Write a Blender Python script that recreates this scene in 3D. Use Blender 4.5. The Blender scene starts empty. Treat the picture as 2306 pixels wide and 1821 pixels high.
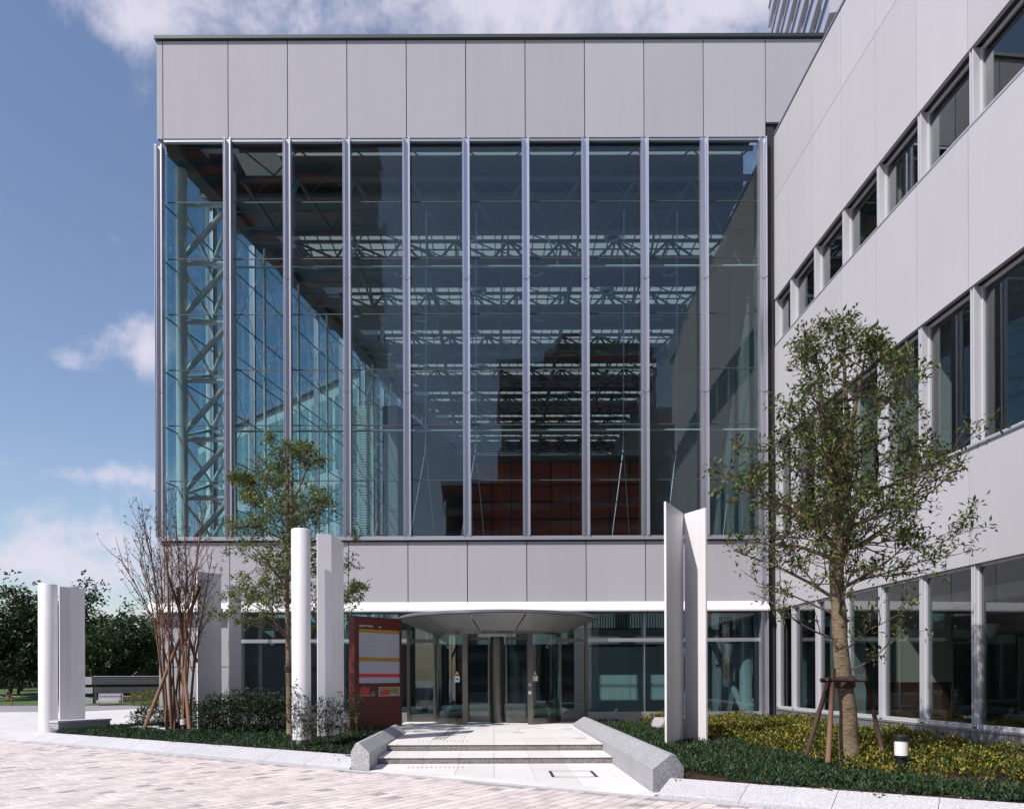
import bpy, math, random
import numpy as np
from mathutils import Vector, Matrix
R = math.radians
S = bpy.context.scene
COL = S.collection
random.seed(7)
rng = np.random.default_rng(11)

# ---------------------------------------------------------------- camera, light, exposure
F, CX, HY, EYE, ROLL = 1730.0, 1112.0, 1525.0, 1.77, 0.0035      # view-camera numbers measured from the picture
cam_d = bpy.data.cameras.new('camera'); cam = bpy.data.objects.new('camera', cam_d); COL.objects.link(cam)
cam_d.sensor_width = 36; cam_d.lens = 36 * F / 2306
cam_d.shift_x = (1153 - CX) / 2306; cam_d.shift_y = (HY - 910.5) / 2306
cam_d.clip_start = 0.1; cam_d.clip_end = 3000
cam.matrix_world = Matrix.Translation((0, 0, EYE)) @ Matrix.Rotation(R(90), 4, 'X') @ Matrix.Rotation(-ROLL, 4, 'Z')
S.camera = cam

SUN = Vector((-0.81, -0.73, 1.24)).normalized()                   # towards the sun
sun_d = bpy.data.lights.new('sun', 'SUN'); sun_d.energy = 4.4; sun_d.angle = R(0.53); sun_d.color = (1.0, 0.955, 0.91)
sun = bpy.data.objects.new('sun', sun_d); COL.objects.link(sun)
sun.rotation_euler = SUN.to_track_quat('Z', 'Y').to_euler()

W = bpy.data.worlds.new('World'); S.world = W; W.use_nodes = True
nt = W.node_tree; nt.nodes.clear()
def N(t, **k):
    n = nt.nodes.new(t)
    for a, b in k.items(): setattr(n, a, b)
    return n
def L(a, b): nt.links.new(a, b)
def mth(op, a, b=None, c=None, clamp=False):
    n = N('ShaderNodeMath', operation=op); n.use_clamp = clamp
    for i, v in enumerate((a, b, c)):
        if v is None: continue
        if isinstance(v, (int, float)): n.inputs[i].default_value = v
        else: L(v, n.inputs[i])
    return n.outputs[0]
out = N('ShaderNodeOutputWorld'); bg = N('ShaderNodeBackground'); L(bg.outputs[0], out.inputs[0])
bg.inputs[1].default_value = 0.112
sky = N('ShaderNodeTexSky', sky_type='NISHITA'); sky.sun_disc = False
sky.sun_elevation = math.asin(SUN.z); sky.sun_rotation = math.atan2(SUN.x, SUN.y)
sky.air_density = 1.15; sky.dust_density = 0.7; sky.ozone_density = 1.6
tc = N('ShaderNodeTexCoord'); sep = N('ShaderNodeSeparateXYZ'); L(tc.outputs['Generated'], sep.inputs[0])
X_, Y_, Z_ = sep.outputs
az = mth('ARCTAN2', X_, Y_); el = mth('ARCSINE', Z_)
# flat cloud layer seen in perspective
den = mth('ADD', mth('MAXIMUM', Z_, 0.0), 0.16)
cmb = N('ShaderNodeCombineXYZ'); L(mth('DIVIDE', X_, den), cmb.inputs[0]); L(mth('DIVIDE', Y_, den), cmb.inputs[1])
no = N('ShaderNodeTexNoise'); no.inputs['Scale'].default_value = 1.15; no.inputs['Detail'].default_value = 9; no.inputs['Roughness'].default_value = 0.6; no.inputs['Distortion'].default_value = 0.35
vadd = N('ShaderNodeVectorMath', operation='ADD'); L(cmb.outputs[0], vadd.inputs[0]); vadd.inputs[1].default_value = (3.7, 1.9, 0)
L(vadd.outputs[0], no.inputs['Vector'])
fine = N('ShaderNodeTexNoise'); fine.inputs['Scale'].default_value = 9; fine.inputs['Detail'].default_value = 9; fine.inputs['Roughness'].default_value = 0.62; fine.inputs['Distortion'].default_value = 0.25
L(tc.outputs['Generated'], fine.inputs['Vector'])
fn = mth('SUBTRACT', fine.outputs[0], 0.5)
no2 = N('ShaderNodeTexNoise'); no2.inputs['Scale'].default_value = 3.1; no2.inputs['Detail'].default_value = 3
L(tc.outputs['Generated'], no2.inputs['Vector'])
dens = mth('MULTIPLY', mth('SUBTRACT', no.outputs[0], 0.56), 3.0)
def blob(px, py, ra, re, amp):
    global dens
    dx, dz = (px - CX) / F, (HY - py) / F
    a0 = math.atan2(dx, 1); e0 = math.atan2(dz, math.hypot(dx, 1))
    u = mth('DIVIDE', mth('SUBTRACT', az, a0), ra); v = mth('DIVIDE', mth('SUBTRACT', el, e0), re)
    d2 = mth('ADD', mth('MULTIPLY', u, u), mth('MULTIPLY', v, v))
    g = mth('MULTIPLY', mth('POWER', 2.718, mth('MULTIPLY', d2, -1.0)), amp)
    dens = mth('ADD', dens, g)
for b in ((250, 40, .06, .03, .8), (420, 50, .12, .045, 1.0), (800, 20, .25, .055, .85), (1300, 20, .28, .055, .9), (1640, 30, .12, .05, .9), (320, 170, .045, .06, .9),
          (262, 533, .024, .013, 1.2), (145, 808, .03, .016, 1.2), (255, 775, .085, .040, 1.5), (330, 715, .03, .02, .6), (130, 1055, .09, .013, .55),
          (330, 1060, .05, .03, .8), (120, 1255, .22, .045, 1.1), (700, 760, .16, .07, .7), (420, 1190, .10, .03, .8),
          (60, 420, .30, .24, -.9), (180, 960, .16, .035, -.6), (620, 520, .16, .12, -.6)):
    blob(*b)
dens = mth('ADD', dens, mth('MULTIPLY', fn, 3.3))
mr = N('ShaderNodeMapRange', interpolation_type='SMOOTHSTEP'); L(dens, mr.inputs[0])
mr.inputs[1].default_value = 0.14; mr.inputs[2].default_value = 1.25; mr.inputs[3].default_value = 0; mr.inputs[4].default_value = 0.92
cl = N('ShaderNodeMix', data_type='RGBA'); L(mr.outputs[0], cl.inputs[0])
tint = N('ShaderNodeMix', data_type='RGBA', blend_type='MULTIPLY'); tint.inputs[0].default_value = 1; L(sky.outputs[0], tint.inputs[6]); tint.inputs[7].default_value = (1.05, .99, 1.03, 1)
L(tint.outputs[2], cl.inputs[6]); cl.inputs[7].default_value = (5.6, 5.4, 6.3, 1)
L(cl.outputs[2], bg.inputs[0])

S.view_settings.view_transform = 'Standard'; S.view_settings.look = 'None'; S.view_settings.exposure = 0.3; S.view_settings.gamma = 1
S.view_settings.use_curve_mapping = False
S.render.engine = 'CYCLES'
cy = S.cycles; cy.max_bounces = 10; cy.diffuse_bounces = 4; cy.glossy_bounces = 4; cy.transparent_max_bounces = 40; cy.transmission_bounces = 6
cy.use_denoising = True; cy.sample_clamp_indirect = 6; cy.caustics_reflective = False; cy.caustics_refractive = False

# ---------------------------------------------------------------- helpers
def P(px, py, d):
    """a picture measurement turned into a real point at depth d"""
    dx, dy = px - CX, py - HY
    return Vector(((dx - ROLL * dy) / F * d, d, EYE - (dy + ROLL * dx) / F * d))

class MB:
    def __init__(s): s.v, s.f = [], []
    def quad(s, a, b, c, d): i = len(s.v); s.v += [tuple(a), tuple(b), tuple(c), tuple(d)]; s.f.append((i, i+1, i+2, i+3))
    def hexa(s, p):
        i = len(s.v); s.v += [tuple(q) for q in p]
        s.f += [tuple(i+k for k in q) for q in ((0,3,2,1),(4,5,6,7),(0,1,5,4),(1,2,6,5),(2,3,7,6),(3,0,4,7))]
    def box(s, x0, x1, y0, y1, z0, z1):
        s.hexa([(x0,y0,z0),(x1,y0,z0),(x1,y1,z0),(x0,y1,z0),(x0,y0,z1),(x1,y0,z1),(x1,y1,z1),(x0,y1,z1)])
    def wall(s, a, b, z0, z1, o0, o1):
        """box between plan points a and b; o = distance in front (right-hand side walking a to b)"""
        ax, ay = a; bx, by = b; l = math.hypot(bx-ax, by-ay); nx, ny = (by-ay)/l, -(bx-ax)/l
        q = [(ax+nx*o1, ay+ny*o1), (bx+nx*o1, by+ny*o1), (bx+nx*o0, by+ny*o0), (ax+nx*o0, ay+ny*o0)]
        s.hexa([(x,y,z0) for x,y in q] + [(x,y,z1) for x,y in q])
    def prism(s, poly, z0, z1):
        n = len(poly); i = len(s.v)
        zz0 = z0 if isinstance(z0, (list, tuple)) else [z0]*n; zz1 = z1 if isinstance(z1, (list, tuple)) else [z1]*n
        s.v += [(x,y,z) for (x,y),z in zip(poly, zz0)] + [(x,y,z) for (x,y),z in zip(poly, zz1)]
        s.f.append(tuple(range(i+n-1, i-1, -1))); s.f.append(tuple(range(i+n, i+2*n)))
        for k in range(n): s.f.append((i+k, i+(k+1)%n, i+n+(k+1)%n, i+n+k))
    def extrude(s, prof, a, b):
        """profile polygon (list of Vector) moved from offset a to offset b"""
        n = len(prof); i = len(s.v)
        s.v += [tuple(p+a) for p in prof] + [tuple(p+b) for p in prof]
        s.f.append(tuple(range(i+n-1, i-1, -1))); s.f.append(tuple(range(i+n, i+2*n)))
        for k in range(n): s.f.append((i+k, i+(k+1)%n, i+n+(k+1)%n, i+n+k))
    def path(s, pts, rad, n=6, cap=True):
        pts = [Vector(p) for p in pts]; rings = []
        ref = Vector((0.31, 0.17, 0.93))
        for k, p in enumerate(pts):
            t = (pts[min(k+1, len(pts)-1)] - pts[max(k-1, 0)])
            if t.length < 1e-6: t = Vector((0,0,1))
            t.normalize(); u = t.cross(ref)
            if u.length < 0.05: u = t.cross(Vector((1,0,0)))
            u.normalize(); w = t.cross(u); r = rad[k] if hasattr(rad, '__len__') else rad
            i = len(s.v)
            s.v += [tuple(p + u*math.cos(2*math.pi*q/n)*r + w*math.sin(2*math.pi*q/n)*r) for q in range(n)]
            rings.append(i)
        for a, b in zip(rings, rings[1:]):
            for q in range(n): s.f.append((a+q, a+(q+1)%n, b+(q+1)%n, b+q))
        if cap: s.f.append(tuple(rings[0]+q for q in range(n))); s.f.append(tuple(rings[-1]+q for q in reversed(range(n))))
    def lathe(s, cx, cyy, prof, n=32, a0=0, a1=2*math.pi):
        full = abs(a1-a0-2*math.pi) < 1e-6; m = n if full else n+1; rings = []
        for r, z in prof:
            i = len(s.v); rings.append(i)
            s.v += [(cx+r*math.cos(a0+(a1-a0)*q/n), cyy+r*math.sin(a0+(a1-a0)*q/n), z) for q in range(m)]
        for a, b in zip(rings, rings[1:]):
            for q in range(n): s.f.append((a+q, a+(q+1)%m, b+(q+1)%m, b+q))
    def mesh(s, name, smooth=False):
        me = bpy.data.meshes.new(name); me.from_pydata(s.v, [], s.f)
        if smooth: me.polygons.foreach_set('use_smooth', [True]*len(me.polygons))
        me.update(); return me
    def build(s, name, mat, parent=None, smooth=False, **tags):
        return obj(name, s.mesh(name, smooth), mat, parent, **tags)

def obj(name, me, mat=None, parent=None, loc=None, **tags):
    o = bpy.data.objects.new(name, me); COL.objects.link(o)
    if mat is not None and not me.materials: me.materials.append(mat)
    if loc is not None: o.location = loc
    if parent is not None:
        o.parent = parent
        o.matrix_parent_inverse = Matrix.Translation(-parent.location) if parent.parent is None else Matrix()
    for k, v in tags.items(): o[k] = v
    return o
def thing(name, label, cat, loc=(0,0,0), group=None, kind=None):
    o = bpy.data.objects.new(name, None); COL.objects.link(o); o.location = loc
    o.empty_display_size = 0.2
    if label: o['label'] = label
    if cat: o['category'] = cat
    if group: o['group'] = group
    if kind: o['kind'] = kind
    return o
def npmesh(name, verts, faces, smooth=False):
    """fast mesh from numpy arrays; faces (n,3) or (n,4)"""
    me = bpy.data.meshes.new(name); nv, (nf, k) = len(verts), faces.shape
    me.vertices.add(nv); me.vertices.foreach_set('co', verts.astype(np.float32).ravel())
    me.loops.add(nf*k); me.loops.foreach_set('vertex_index', faces.astype(np.int32).ravel())
    me.polygons.add(nf); me.polygons.foreach_set('loop_start', np.arange(0, nf*k, k, dtype=np.int32)); me.polygons.foreach_set('loop_total', np.full(nf, k, dtype=np.int32))
    if smooth: me.polygons.foreach_set('use_smooth', np.ones(nf, dtype=bool))
    me.update(calc_edges=True); me.validate(); return me

# ---------------------------------------------------------------- materials
def M(name, col, rough=.5, metal=0., var=0., vs=3., v2=0., v2s=60., zs=1., bump=0., bs=40., spec=.5, orand=0., trans=0., coat=0.):
    m = bpy.data.materials.new(name); m.use_nodes = True; t = m.node_tree; b = t.nodes['Principled BSDF']
    b.inputs['Roughness'].default_value = rough; b.inputs['Metallic'].default_value = metal; b.inputs['Specular IOR Level'].default_value = spec
    if coat: b.inputs['Coat Weight'].default_value = coat; b.inputs['Coat Roughness'].default_value = .15
    geo = t.nodes.new('ShaderNodeNewGeometry'); cur = None
    def noise(scale, det=4, st=1.):
        n = t.nodes.new('ShaderNodeTexNoise'); n.inputs['Scale'].default_value = scale; n.inputs['Detail'].default_value = det
        if st != 1.:
            mp = t.nodes.new('ShaderNodeMapping'); mp.inputs['Scale'].default_value = (1, 1, st); t.links.new(geo.outputs['Position'], mp.inputs['Vector']); t.links.new(mp.outputs[0], n.inputs['Vector'])
        else: t.links.new(geo.outputs['Position'], n.inputs['Vector'])
        return n.outputs[0]
    val = None
    def acc(sock, amt):
        nonlocal val
        n = t.nodes.new('ShaderNodeMath'); n.operation = 'MULTIPLY_ADD'; t.links.new(sock, n.inputs[0]); n.inputs[1].default_value = amt
        if val is None: n.inputs[2].default_value = 1 - amt/2
        else:
            k = t.nodes.new('ShaderNodeMath'); k.operation = 'ADD'; t.links.new(val, k.inputs[0]); k.inputs[1].default_value = -amt/2; t.links.new(k.outputs[0], n.inputs[2])
        val = n.outputs[0]
    if var: acc(noise(vs), var*2)
    if v2: acc(noise(v2s, 2, zs), v2*2)
    if orand:
        oi = t.nodes.new('ShaderNodeObjectInfo'); acc(oi.outputs['Random'], orand)
    if val is not None:
        mx = t.nodes.new('ShaderNodeMix'); mx.data_type = 'RGBA'; mx.blend_type = 'MULTIPLY'; mx.inputs[0].default_value = 1
        mx.inputs[6].default_value = (*col, 1); t.links.new(val, mx.inputs[7]); t.links.new(mx.outputs[2], b.inputs['Base Color'])
    else: b.inputs['Base Color'].default_value = (*col, 1)
    if bump:
        bp = t.nodes.new('ShaderNodeBump'); bp.inputs['Strength'].default_value = bump; bp.inputs['Distance'].default_value = .02
        t.links.new(noise(bs, 3), bp.inputs['Height']); t.links.new(bp.outputs[0], b.inputs['Normal'])
    return m
def leafmat(name, stops, rough=.5, trans=.35):
    """leaf colour picked per leaf"""
    m = bpy.data.materials.new(name); m.use_nodes = True; t = m.node_tree; b = t.nodes['Principled BSDF']; b.inputs['Roughness'].default_value = rough
    b.inputs['Specular IOR Level'].default_value = .35
    g = t.nodes.new('ShaderNodeNewGeometry'); r = t.nodes.new('ShaderNodeValToRGB'); r.color_ramp.interpolation = 'LINEAR'
    e = r.color_ramp.elements
    while len(e) < len(stops): e.new(.5)
    for q, (p, c) in zip(e, stops): q.position = p; q.color = (*c, 1)
    t.links.new(g.outputs['Random Per Island'], r.inputs[0]); t.links.new(r.outputs[0], b.inputs['Base Color'])
    tr = t.nodes.new('ShaderNodeBsdfTranslucent'); t.links.new(r.outputs[0], tr.inputs[0])
    mx = t.nodes.new('ShaderNodeMixShader'); mx.inputs[0].default_value = trans
    t.links.new(b.outputs[0], mx.inputs[1]); t.links.new(tr.outputs[0], mx.inputs[2]); t.links.new(mx.outputs[0], t.nodes['Material Output'].inputs[0]); return m
def glassmat(name, tint, ior=1.6, gain=1.0, base=0.0, refl=(1,1,1)):
    m = bpy.data.materials.new(name); m.use_nodes = True; t = m.node_tree; t.nodes.clear()
    o = t.nodes.new('ShaderNodeOutputMaterial'); tr = t.nodes.new('ShaderNodeBsdfTransparent'); tr.inputs[0].default_value = (*tint, 1)
    gl = t.nodes.new('ShaderNodeBsdfGlossy'); gl.inputs['Roughness'].default_value = 0.0; gl.inputs[0].default_value = (*refl, 1)
    lw = t.nodes.new('ShaderNodeLayerWeight'); lw.inputs[0].default_value = 0.5
    pw = t.nodes.new('ShaderNodeMath'); pw.operation = 'POWER'; t.links.new(lw.outputs['Facing'], pw.inputs[0]); pw.inputs[1].default_value = 4
    ma = t.nodes.new('ShaderNodeMath'); ma.operation = 'MULTIPLY_ADD'; t.links.new(pw.outputs[0], ma.inputs[0]); ma.inputs[1].default_value = gain; ma.inputs[2].default_value = base; ma.use_clamp = True
    mx = t.nodes.new('ShaderNodeMixShader'); t.links.new(ma.outputs[0], mx.inputs[0]); t.links.new(tr.outputs[0], mx.inputs[1]); t.links.new(gl.outputs[0], mx.inputs[2])
    t.links.new(mx.outputs[0], o.inputs[0]); return m
def rampmat(name, stops, rough, island=True, orand=False, v2=.16, v2s=60, var=.2, vs=.9):
    """stone colour picked per piece (by mesh island or by object) with grain"""
    m = M(name, (1,1,1), rough, var=var, vs=vs, v2=v2, v2s=v2s); t = m.node_tree; b = t.nodes['Principled BSDF']
    mix = [n for n in t.nodes if n.type == 'MIX'][0]
    r = t.nodes.new('ShaderNodeValToRGB'); r.color_ramp.interpolation = 'CONSTANT'; e = r.color_ramp.elements
    while len(e) < len(stops): e.new(.5)
    for q, (p, c) in zip(e, stops): q.position = p; q.color = (*c, 1)
    if island: t.links.new(t.nodes.new('ShaderNodeNewGeometry').outputs['Random Per Island'], r.inputs[0])
    else: t.links.new(t.nodes.new('ShaderNodeObjectInfo').outputs['Random'], r.inputs[0])
    t.links.new(r.outputs[0], mix.inputs[6]); return m

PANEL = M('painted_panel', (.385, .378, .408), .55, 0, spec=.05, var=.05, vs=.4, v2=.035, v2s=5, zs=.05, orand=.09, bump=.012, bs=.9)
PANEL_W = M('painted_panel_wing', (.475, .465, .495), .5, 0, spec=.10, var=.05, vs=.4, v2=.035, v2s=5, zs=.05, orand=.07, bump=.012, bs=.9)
TRUSS = M('truss_grey', (.17, .19, .195), .5)
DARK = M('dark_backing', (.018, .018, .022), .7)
ALU = M('aluminium', (.62, .62, .68), .33, .75, var=.04, vs=2)
ALU_W = M('window_aluminium', (.60, .60, .64), .4, .2, var=.04, vs=2)
ALU_D = M('aluminium_grey', (.33, .34, .40), .4, .6)
CAPM = M('roof_cap_metal', (.05, .06, .06), .5, .4)
WHITE = M('white_paint', (.70, .685, .705), .45, var=.05, vs=1.2, v2=.06, v2s=4, zs=.1)
TUBE = M('white_steel_tube', (.78, .80, .80), .4)
SOFFIT = M('canopy_soffit', (.27, .27, .265), .4, .2, orand=.06)
STEEL = M('stainless', (.19, .18, .16), .3, .9, var=.12, vs=4)
GLASS = glassmat('hall_glass', (.69, .765, .775), gain=.85, base=.055, refl=(1,1,.97))
GLASS_C = glassmat('clear_glass', (.70, .81, .82), gain=.85, base=.06)
GLASS_L = glassmat('side_glass', (.76, .90, .93), gain=.7, base=.03)
GLASS_W = glassmat('wing_glass', (.70, .76, .77), gain=.85, base=.07)
CEIL = M('ceiling_deck', (.20, .215, .22), .7, var=.06, vs=.6)
CEIL_D = M('ceiling_dark', (.08, .085, .085), .7)
INWALL = M('interior_wall', (.30, .31, .31), .7)
GREYW = M('grey_core_wall', (.20, .215, .225), .7, var=.04)
FLOORI = M('interior_floor', (.22, .21, .20), .35)
REDW = M('red_timber', (.62, .085, .03), .45, var=.3, vs=3, v2=.2, v2s=20)
REDW2 = M('wainscot_timber', (.11, .04, .022), .5, var=.2, vs=4)
BROWN = M('brown_timber', (.055, .02, .012), .5, var=.2, vs=4)
CREAM = M('cream_wall', (.62, .56, .44), .7, var=.03)
SIGNRED = M('sign_red', (.10, .011, .008), .45, var=.08, vs=5)
GRAN = M('granite_pale', (.47, .46, .485), .6, var=.10, vs=1.5, v2=.8, v2s=55, bump=.3, bs=60, orand=.08)
GRAN_D = M('granite_grey', (.33, .33, .345), .65, var=.16, vs=2, v2=1.3, v2s=50, bump=.5, bs=50, orand=.08)
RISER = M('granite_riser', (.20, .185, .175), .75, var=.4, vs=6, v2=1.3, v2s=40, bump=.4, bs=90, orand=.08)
TILE = M('white_granite_tile', (.70, .675, .66), .5, var=.08, vs=1.2, v2=.14, v2s=60, orand=.12)
GROUT = M('paving_joint', (.30, .275, .27), .8)
PLAZA = M('plaza_paving', (.60, .57, .565), .7, var=.10, vs=.5, v2=.15, v2s=30)
t = PLAZA.node_tree; mixn = [n for n in t.nodes if n.type == 'MIX'][0]; bt = t.nodes.new('ShaderNodeTexBrick'); mp_ = t.nodes.new('ShaderNodeMapping'); mp_.inputs['Rotation'].default_value = (0, 0, .59)
t.links.new(t.nodes.new('ShaderNodeNewGeometry').outputs['Position'], mp_.inputs['Vector']); t.links.new(mp_.outputs[0], bt.inputs['Vector'])
for k_, v_ in (('Scale', 1.0), ('Mortar Size', .012), ('Brick Width', .9), ('Row Height', .45), ('Bias', 0.0)): bt.inputs[k_].default_value = v_
bt.inputs['Color1'].default_value = (.56, .53, .525, 1); bt.inputs['Color2'].default_value = (.64, .61, .60, 1); bt.inputs['Mortar'].default_value = (.33, .31, .31, 1); t.links.new(bt.outputs[0], mixn.inputs[6])
SHADE_BAND = M('plaza_shade_band', (.26, .24, .25), .8, var=.15, vs=.6)
SOIL = M('soil', (.045, .022, .012), .95, var=.4, vs=6, v2=.4, v2s=40, bump=.8, bs=30)
BARK = M('bark_smooth', (.155, .115, .072), .85, var=.5, vs=3, v2=1.1, v2s=9, zs=5., bump=.6, bs=22)
BARK_D = M('bark_dark', (.085, .06, .045), .85, var=.25, vs=6)
POLE = M('stake_timber', (.16, .085, .05), .75, var=.3, vs=6, v2=.2, v2s=50)
POLE_D = M('stake_timber_dark', (.045, .022, .016), .75, var=.3, vs=6)
ROPE = M('palm_rope', (.05, .03, .02), .9, v2=.4, v2s=80)
BLACK = M('black_metal', (.012, .012, .013), .4)
LAWN = M('lawn_grass', (.055, .10, .022), .9, var=.35, vs=.8, v2=.5, v2s=18, bump=.5, bs=30)
ROOFM = M('roof_membrane', (.25, .25, .25), .8)
brick_stops = [(0, (.33,.285,.285)), (.045, (.50,.435,.425)), (.20, (.55,.48,.465)), (.45, (.59,.515,.50)), (.72, (.62,.545,.525)), (.90, (.66,.58,.555))]
BRICK_O = rampmat('paver_clay', brick_stops, .75, island=False)
BRICK_S = rampmat('paver_clay_far', brick_stops, .75, island=True)
STONE_SHADE = M('stone_shaded', (.060, .067, .072), .6, var=.35, vs=2.5, v2=.3, v2s=12)  # stone colour darkened to stand for the pavilion's unlit front
LEAF_T = leafmat('leaf_evergreen', [(0, (.03,.055,.012)), (.35, (.065,.10,.022)), (.7, (.115,.15,.038)), (.965, (.19,.21,.065)), (.98, (.20,.05,.025)), (1, (.18,.06,.03))])
LEAF_T2 = leafmat('leaf_young_evergreen', [(0, (.045,.08,.018)), (.35, (.09,.135,.032)), (.7, (.15,.19,.06)), (.95, (.22,.24,.09)), (.97, (.24,.06,.03)), (1, (.22,.08,.04))])
LEAF_M = leafmat('leaf_sparse', [(0, (.02,.035,.01)), (.6, (.05,.06,.02)), (1, (.10,.06,.03))])
LEAF_D = leafmat('leaf_far', [(0, (.010,.022,.008)), (.5, (.022,.048,.013)), (.85, (.04,.075,.02)), (1, (.06,.09,.03))], trans=.2)
LEAF_H = leafmat('leaf_hedge', [(0, (.008,.018,.008)), (.5, (.018,.04,.015)), (.85, (.035,.065,.025)), (1, (.07,.09,.05))], trans=.15)
LEAF_G = leafmat('leaf_ground', [(0, (.008,.025,.010)), (.5, (.015,.05,.018)), (.8, (.03,.075,.028)), (.96, (.06,.10,.03)), (.975, (.12,.07,.03)), (1, (.10,.06,.03))], trans=.2)
LEAF_GR = leafmat('leaf_ground_bright', [(0, (.014,.032,.014)), (.5, (.030,.062,.026)), (.8, (.04,.095,.032)), (.96, (.07,.12,.04)), (.975, (.14,.085,.035)), (1, (.12,.07,.03))], trans=.25)
LEAF_Y = leafmat('leaf_golden', [(0, (.02,.04,.008)), (.42, (.06,.095,.018)), (.66, (.14,.16,.025)), (.82, (.36,.28,.035)), (.95, (.52,.36,.06)), (1, (.18,.07,.025))], trans=.3)
LEAF_S = leafmat('leaf_sapling', [(0, (.015,.02,.012)), (.6, (.03,.05,.025)), (1, (.10,.09,.06))], trans=.2)
def flat(name, c, rough=.5): return M(name, c, rough)

# ---------------------------------------------------------------- plan lines
D = 25.9                                    # the hall front stands 25.9 m in front of the camera
K = 0.67; U = Vector((1, -K)).normalized(); NV = Vector((K, 1)).normalized()
def OUT(x): return 13.02 - K*x              # street edge of the kerb
def ST(s, t): return (U.x*s + NV.x*t, 13.02 + U.y*s + NV.y*t)
T0 = 0.30                                   # terrace level
FX = [-11.09] + [-8.89 + 2.003*k for k in range(9)] + [9.23]      # panel joints
LW = (.224, 1.0); lwl = math.hypot(*LW)
def LWP(t): return (-11.22 + LW[0]*t/lwl, D + .12 + LW[1]*t/lwl)  # a point t metres along the left glass wall
WD = [26.0, 24.64, 22.81, 21.0, 19.19, 17.43, 15.65, 13.87, 12.1, 10.3, 8.5]
WX = [9.52, 9.52, 9.52, 9.54, 9.58, 9.63, 9.70, 9.79, 9.90, 10.02, 10.15]
WJ = list(zip(WX, WD))

# ---------------------------------------------------------------- ground, street, plaza
g = MB(); g.box(-900, 900, -500, 1500, -.6, -.03); g.build('ground', PLAZA, None, kind='structure')
pz = MB(); pz.prism([(-70, 15), ST(-11.5-5, 0), (-13.4, 22), (-13.0, 26.5), (-11.3, D), (-2, 95), (-70, 56)], -.03, 0.0)
pz.build('plaza_paving', PLAZA, None, kind='structure')
m = MB(); m.prism([(-95, 42), (-33, 41), (-22.5, 42), (-19.0, 50.6), (-31, 51.6), (-95, 52.6)], -.03, .004); m.build('path', SHADE_BAND, None, kind='structure')  # no real path: grey strip colours in the tree-shade bands on the paving
street = thing('street', None, None, (0, 0, 0), kind='structure')
sb = MB(); sb.prism([ST(-45, 0), ST(-45, -40), ST(40, -40), ST(40, 0)], -.03, -.006); sb.build('street_bed', GROUT, street, kind='structure')
bh, bw = .010, .206
pieces = []
row = 0
for i in range(-90, 60):
    s0 = i*bw; t = -.16 - random.random()*.3
    while t > -8.2:
        ln = .305 if random.random() < .72 else .152
        cx_, cy_ = ST(s0 + bw/2, t - ln/2)
        if cy_ > 9.3 and abs(cx_/cy_*F) < 1290 and cy_ < 26:
            pieces.append((cy_*cy_ * (1.8 if ln < .2 else 1), s0, t, ln, cx_, cy_))
        t -= ln
pieces.sort()
ang = math.atan2(U.y, U.x)
bm = {}
for ln in (.305, .152):
    b = MB(); hw, hl, c = bw/2-.004, ln/2-.004, .006
    top = [(-hw+c,-hl+c,.006),(hw-c,-hl+c,.006),(hw-c,hl-c,.006),(-hw+c,hl-c,.006)]; bot = [(-hw,-hl,-.006),(hw,-hl,-.006),(hw,hl,-.006),(-hw,hl,-.006)]
    b.hexa(bot + top); bm[ln] = b.mesh('paver_brick'); bm[ln].materials.append(BRICK_O)
for q in pieces[:300]:
    o = obj('paver_brick', bm[q[3]], None, street, (q[4], q[5], random.uniform(-.0015, .0015)), kind='structure'); o.rotation_euler = (0, 0, ang)
rest = MB(); ca, sa = math.cos(ang), math.sin(ang)
for q in pieces[300:]:
    hw, hl, c = bw/2-.004, q[3]/2-.004, .006; z = random.uniform(-.0015, .0015)
    pts = []
    for zz, e in ((-.006, 0), (.006+z, c)):
        for sx, sy in ((-1,-1),(1,-1),(1,1),(-1,1)):
            x, y = sx*(hw-e), sy*(hl-e); pts.append((q[4]+x*ca-y*sa, q[5]+x*sa+y*ca, zz))
    rest.hexa(pts)
rest.build('paver_bricks_far', BRICK_S, street, kind='stuff')
for q_ in np.arange(-17.5, 8, 1.0):
    for t0_, t1_, z_ in ((-.15, -.085, .006), (-.075, -.012, .003)):
        m = MB(); m.prism([ST(q_+.004, t0_), ST(q_+.996, t0_), ST(q_+.996, t1_), ST(q_+.004, t1_)], -.01, z_); m.build('edging_stone', GRAN, street, kind='structure')


# ---------------------------------------------------------------- planters, kerbs, soil
def s_at(x): return (x - NV.x*0) / U.x       # street-frame s for a given x on the kerb line
def kerb(name, label, xa, xb, loc):
    t = thing(name, label, 'kerb', loc)
    s0, s1 = xa/U.x, xb/U.x; n = max(1, round((s1-s0)/1.25)); st = (s1-s0)/n
    for k in range(n):
        a, b = s0+k*st+.004, s0+(k+1)*st-.004; m = MB()
        def sec(s): return [(*ST(s, 0), 0.0), (*ST(s, .64), 0.0), (*ST(s, .64), .205), (*ST(s, .52), .22), (*ST(s, .03), .05), (*ST(s, 0), .035)]
        A, B = sec(a), sec(b); i = len(m.v); m.v += A + B; nn = len(A)
        m.f.append(tuple(range(nn-1, -1, -1))); m.f.append(tuple(range(nn, 2*nn)))
        for q in range(nn): m.f.append((q, (q+1) % nn, nn+(q+1) % nn, nn+q))
        m.build('kerb_stone', GRAN, t)
    return t
kerb('planter_kerb', 'long sloping pale granite kerb along the left planting bed', -13.35, -2.80, (-8, 18.4, 0))
kerb('planter_kerb', 'sloping pale granite kerb below the golden shrubs at the right', 2.42, 9.4, (6, 9.1, 0))
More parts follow.
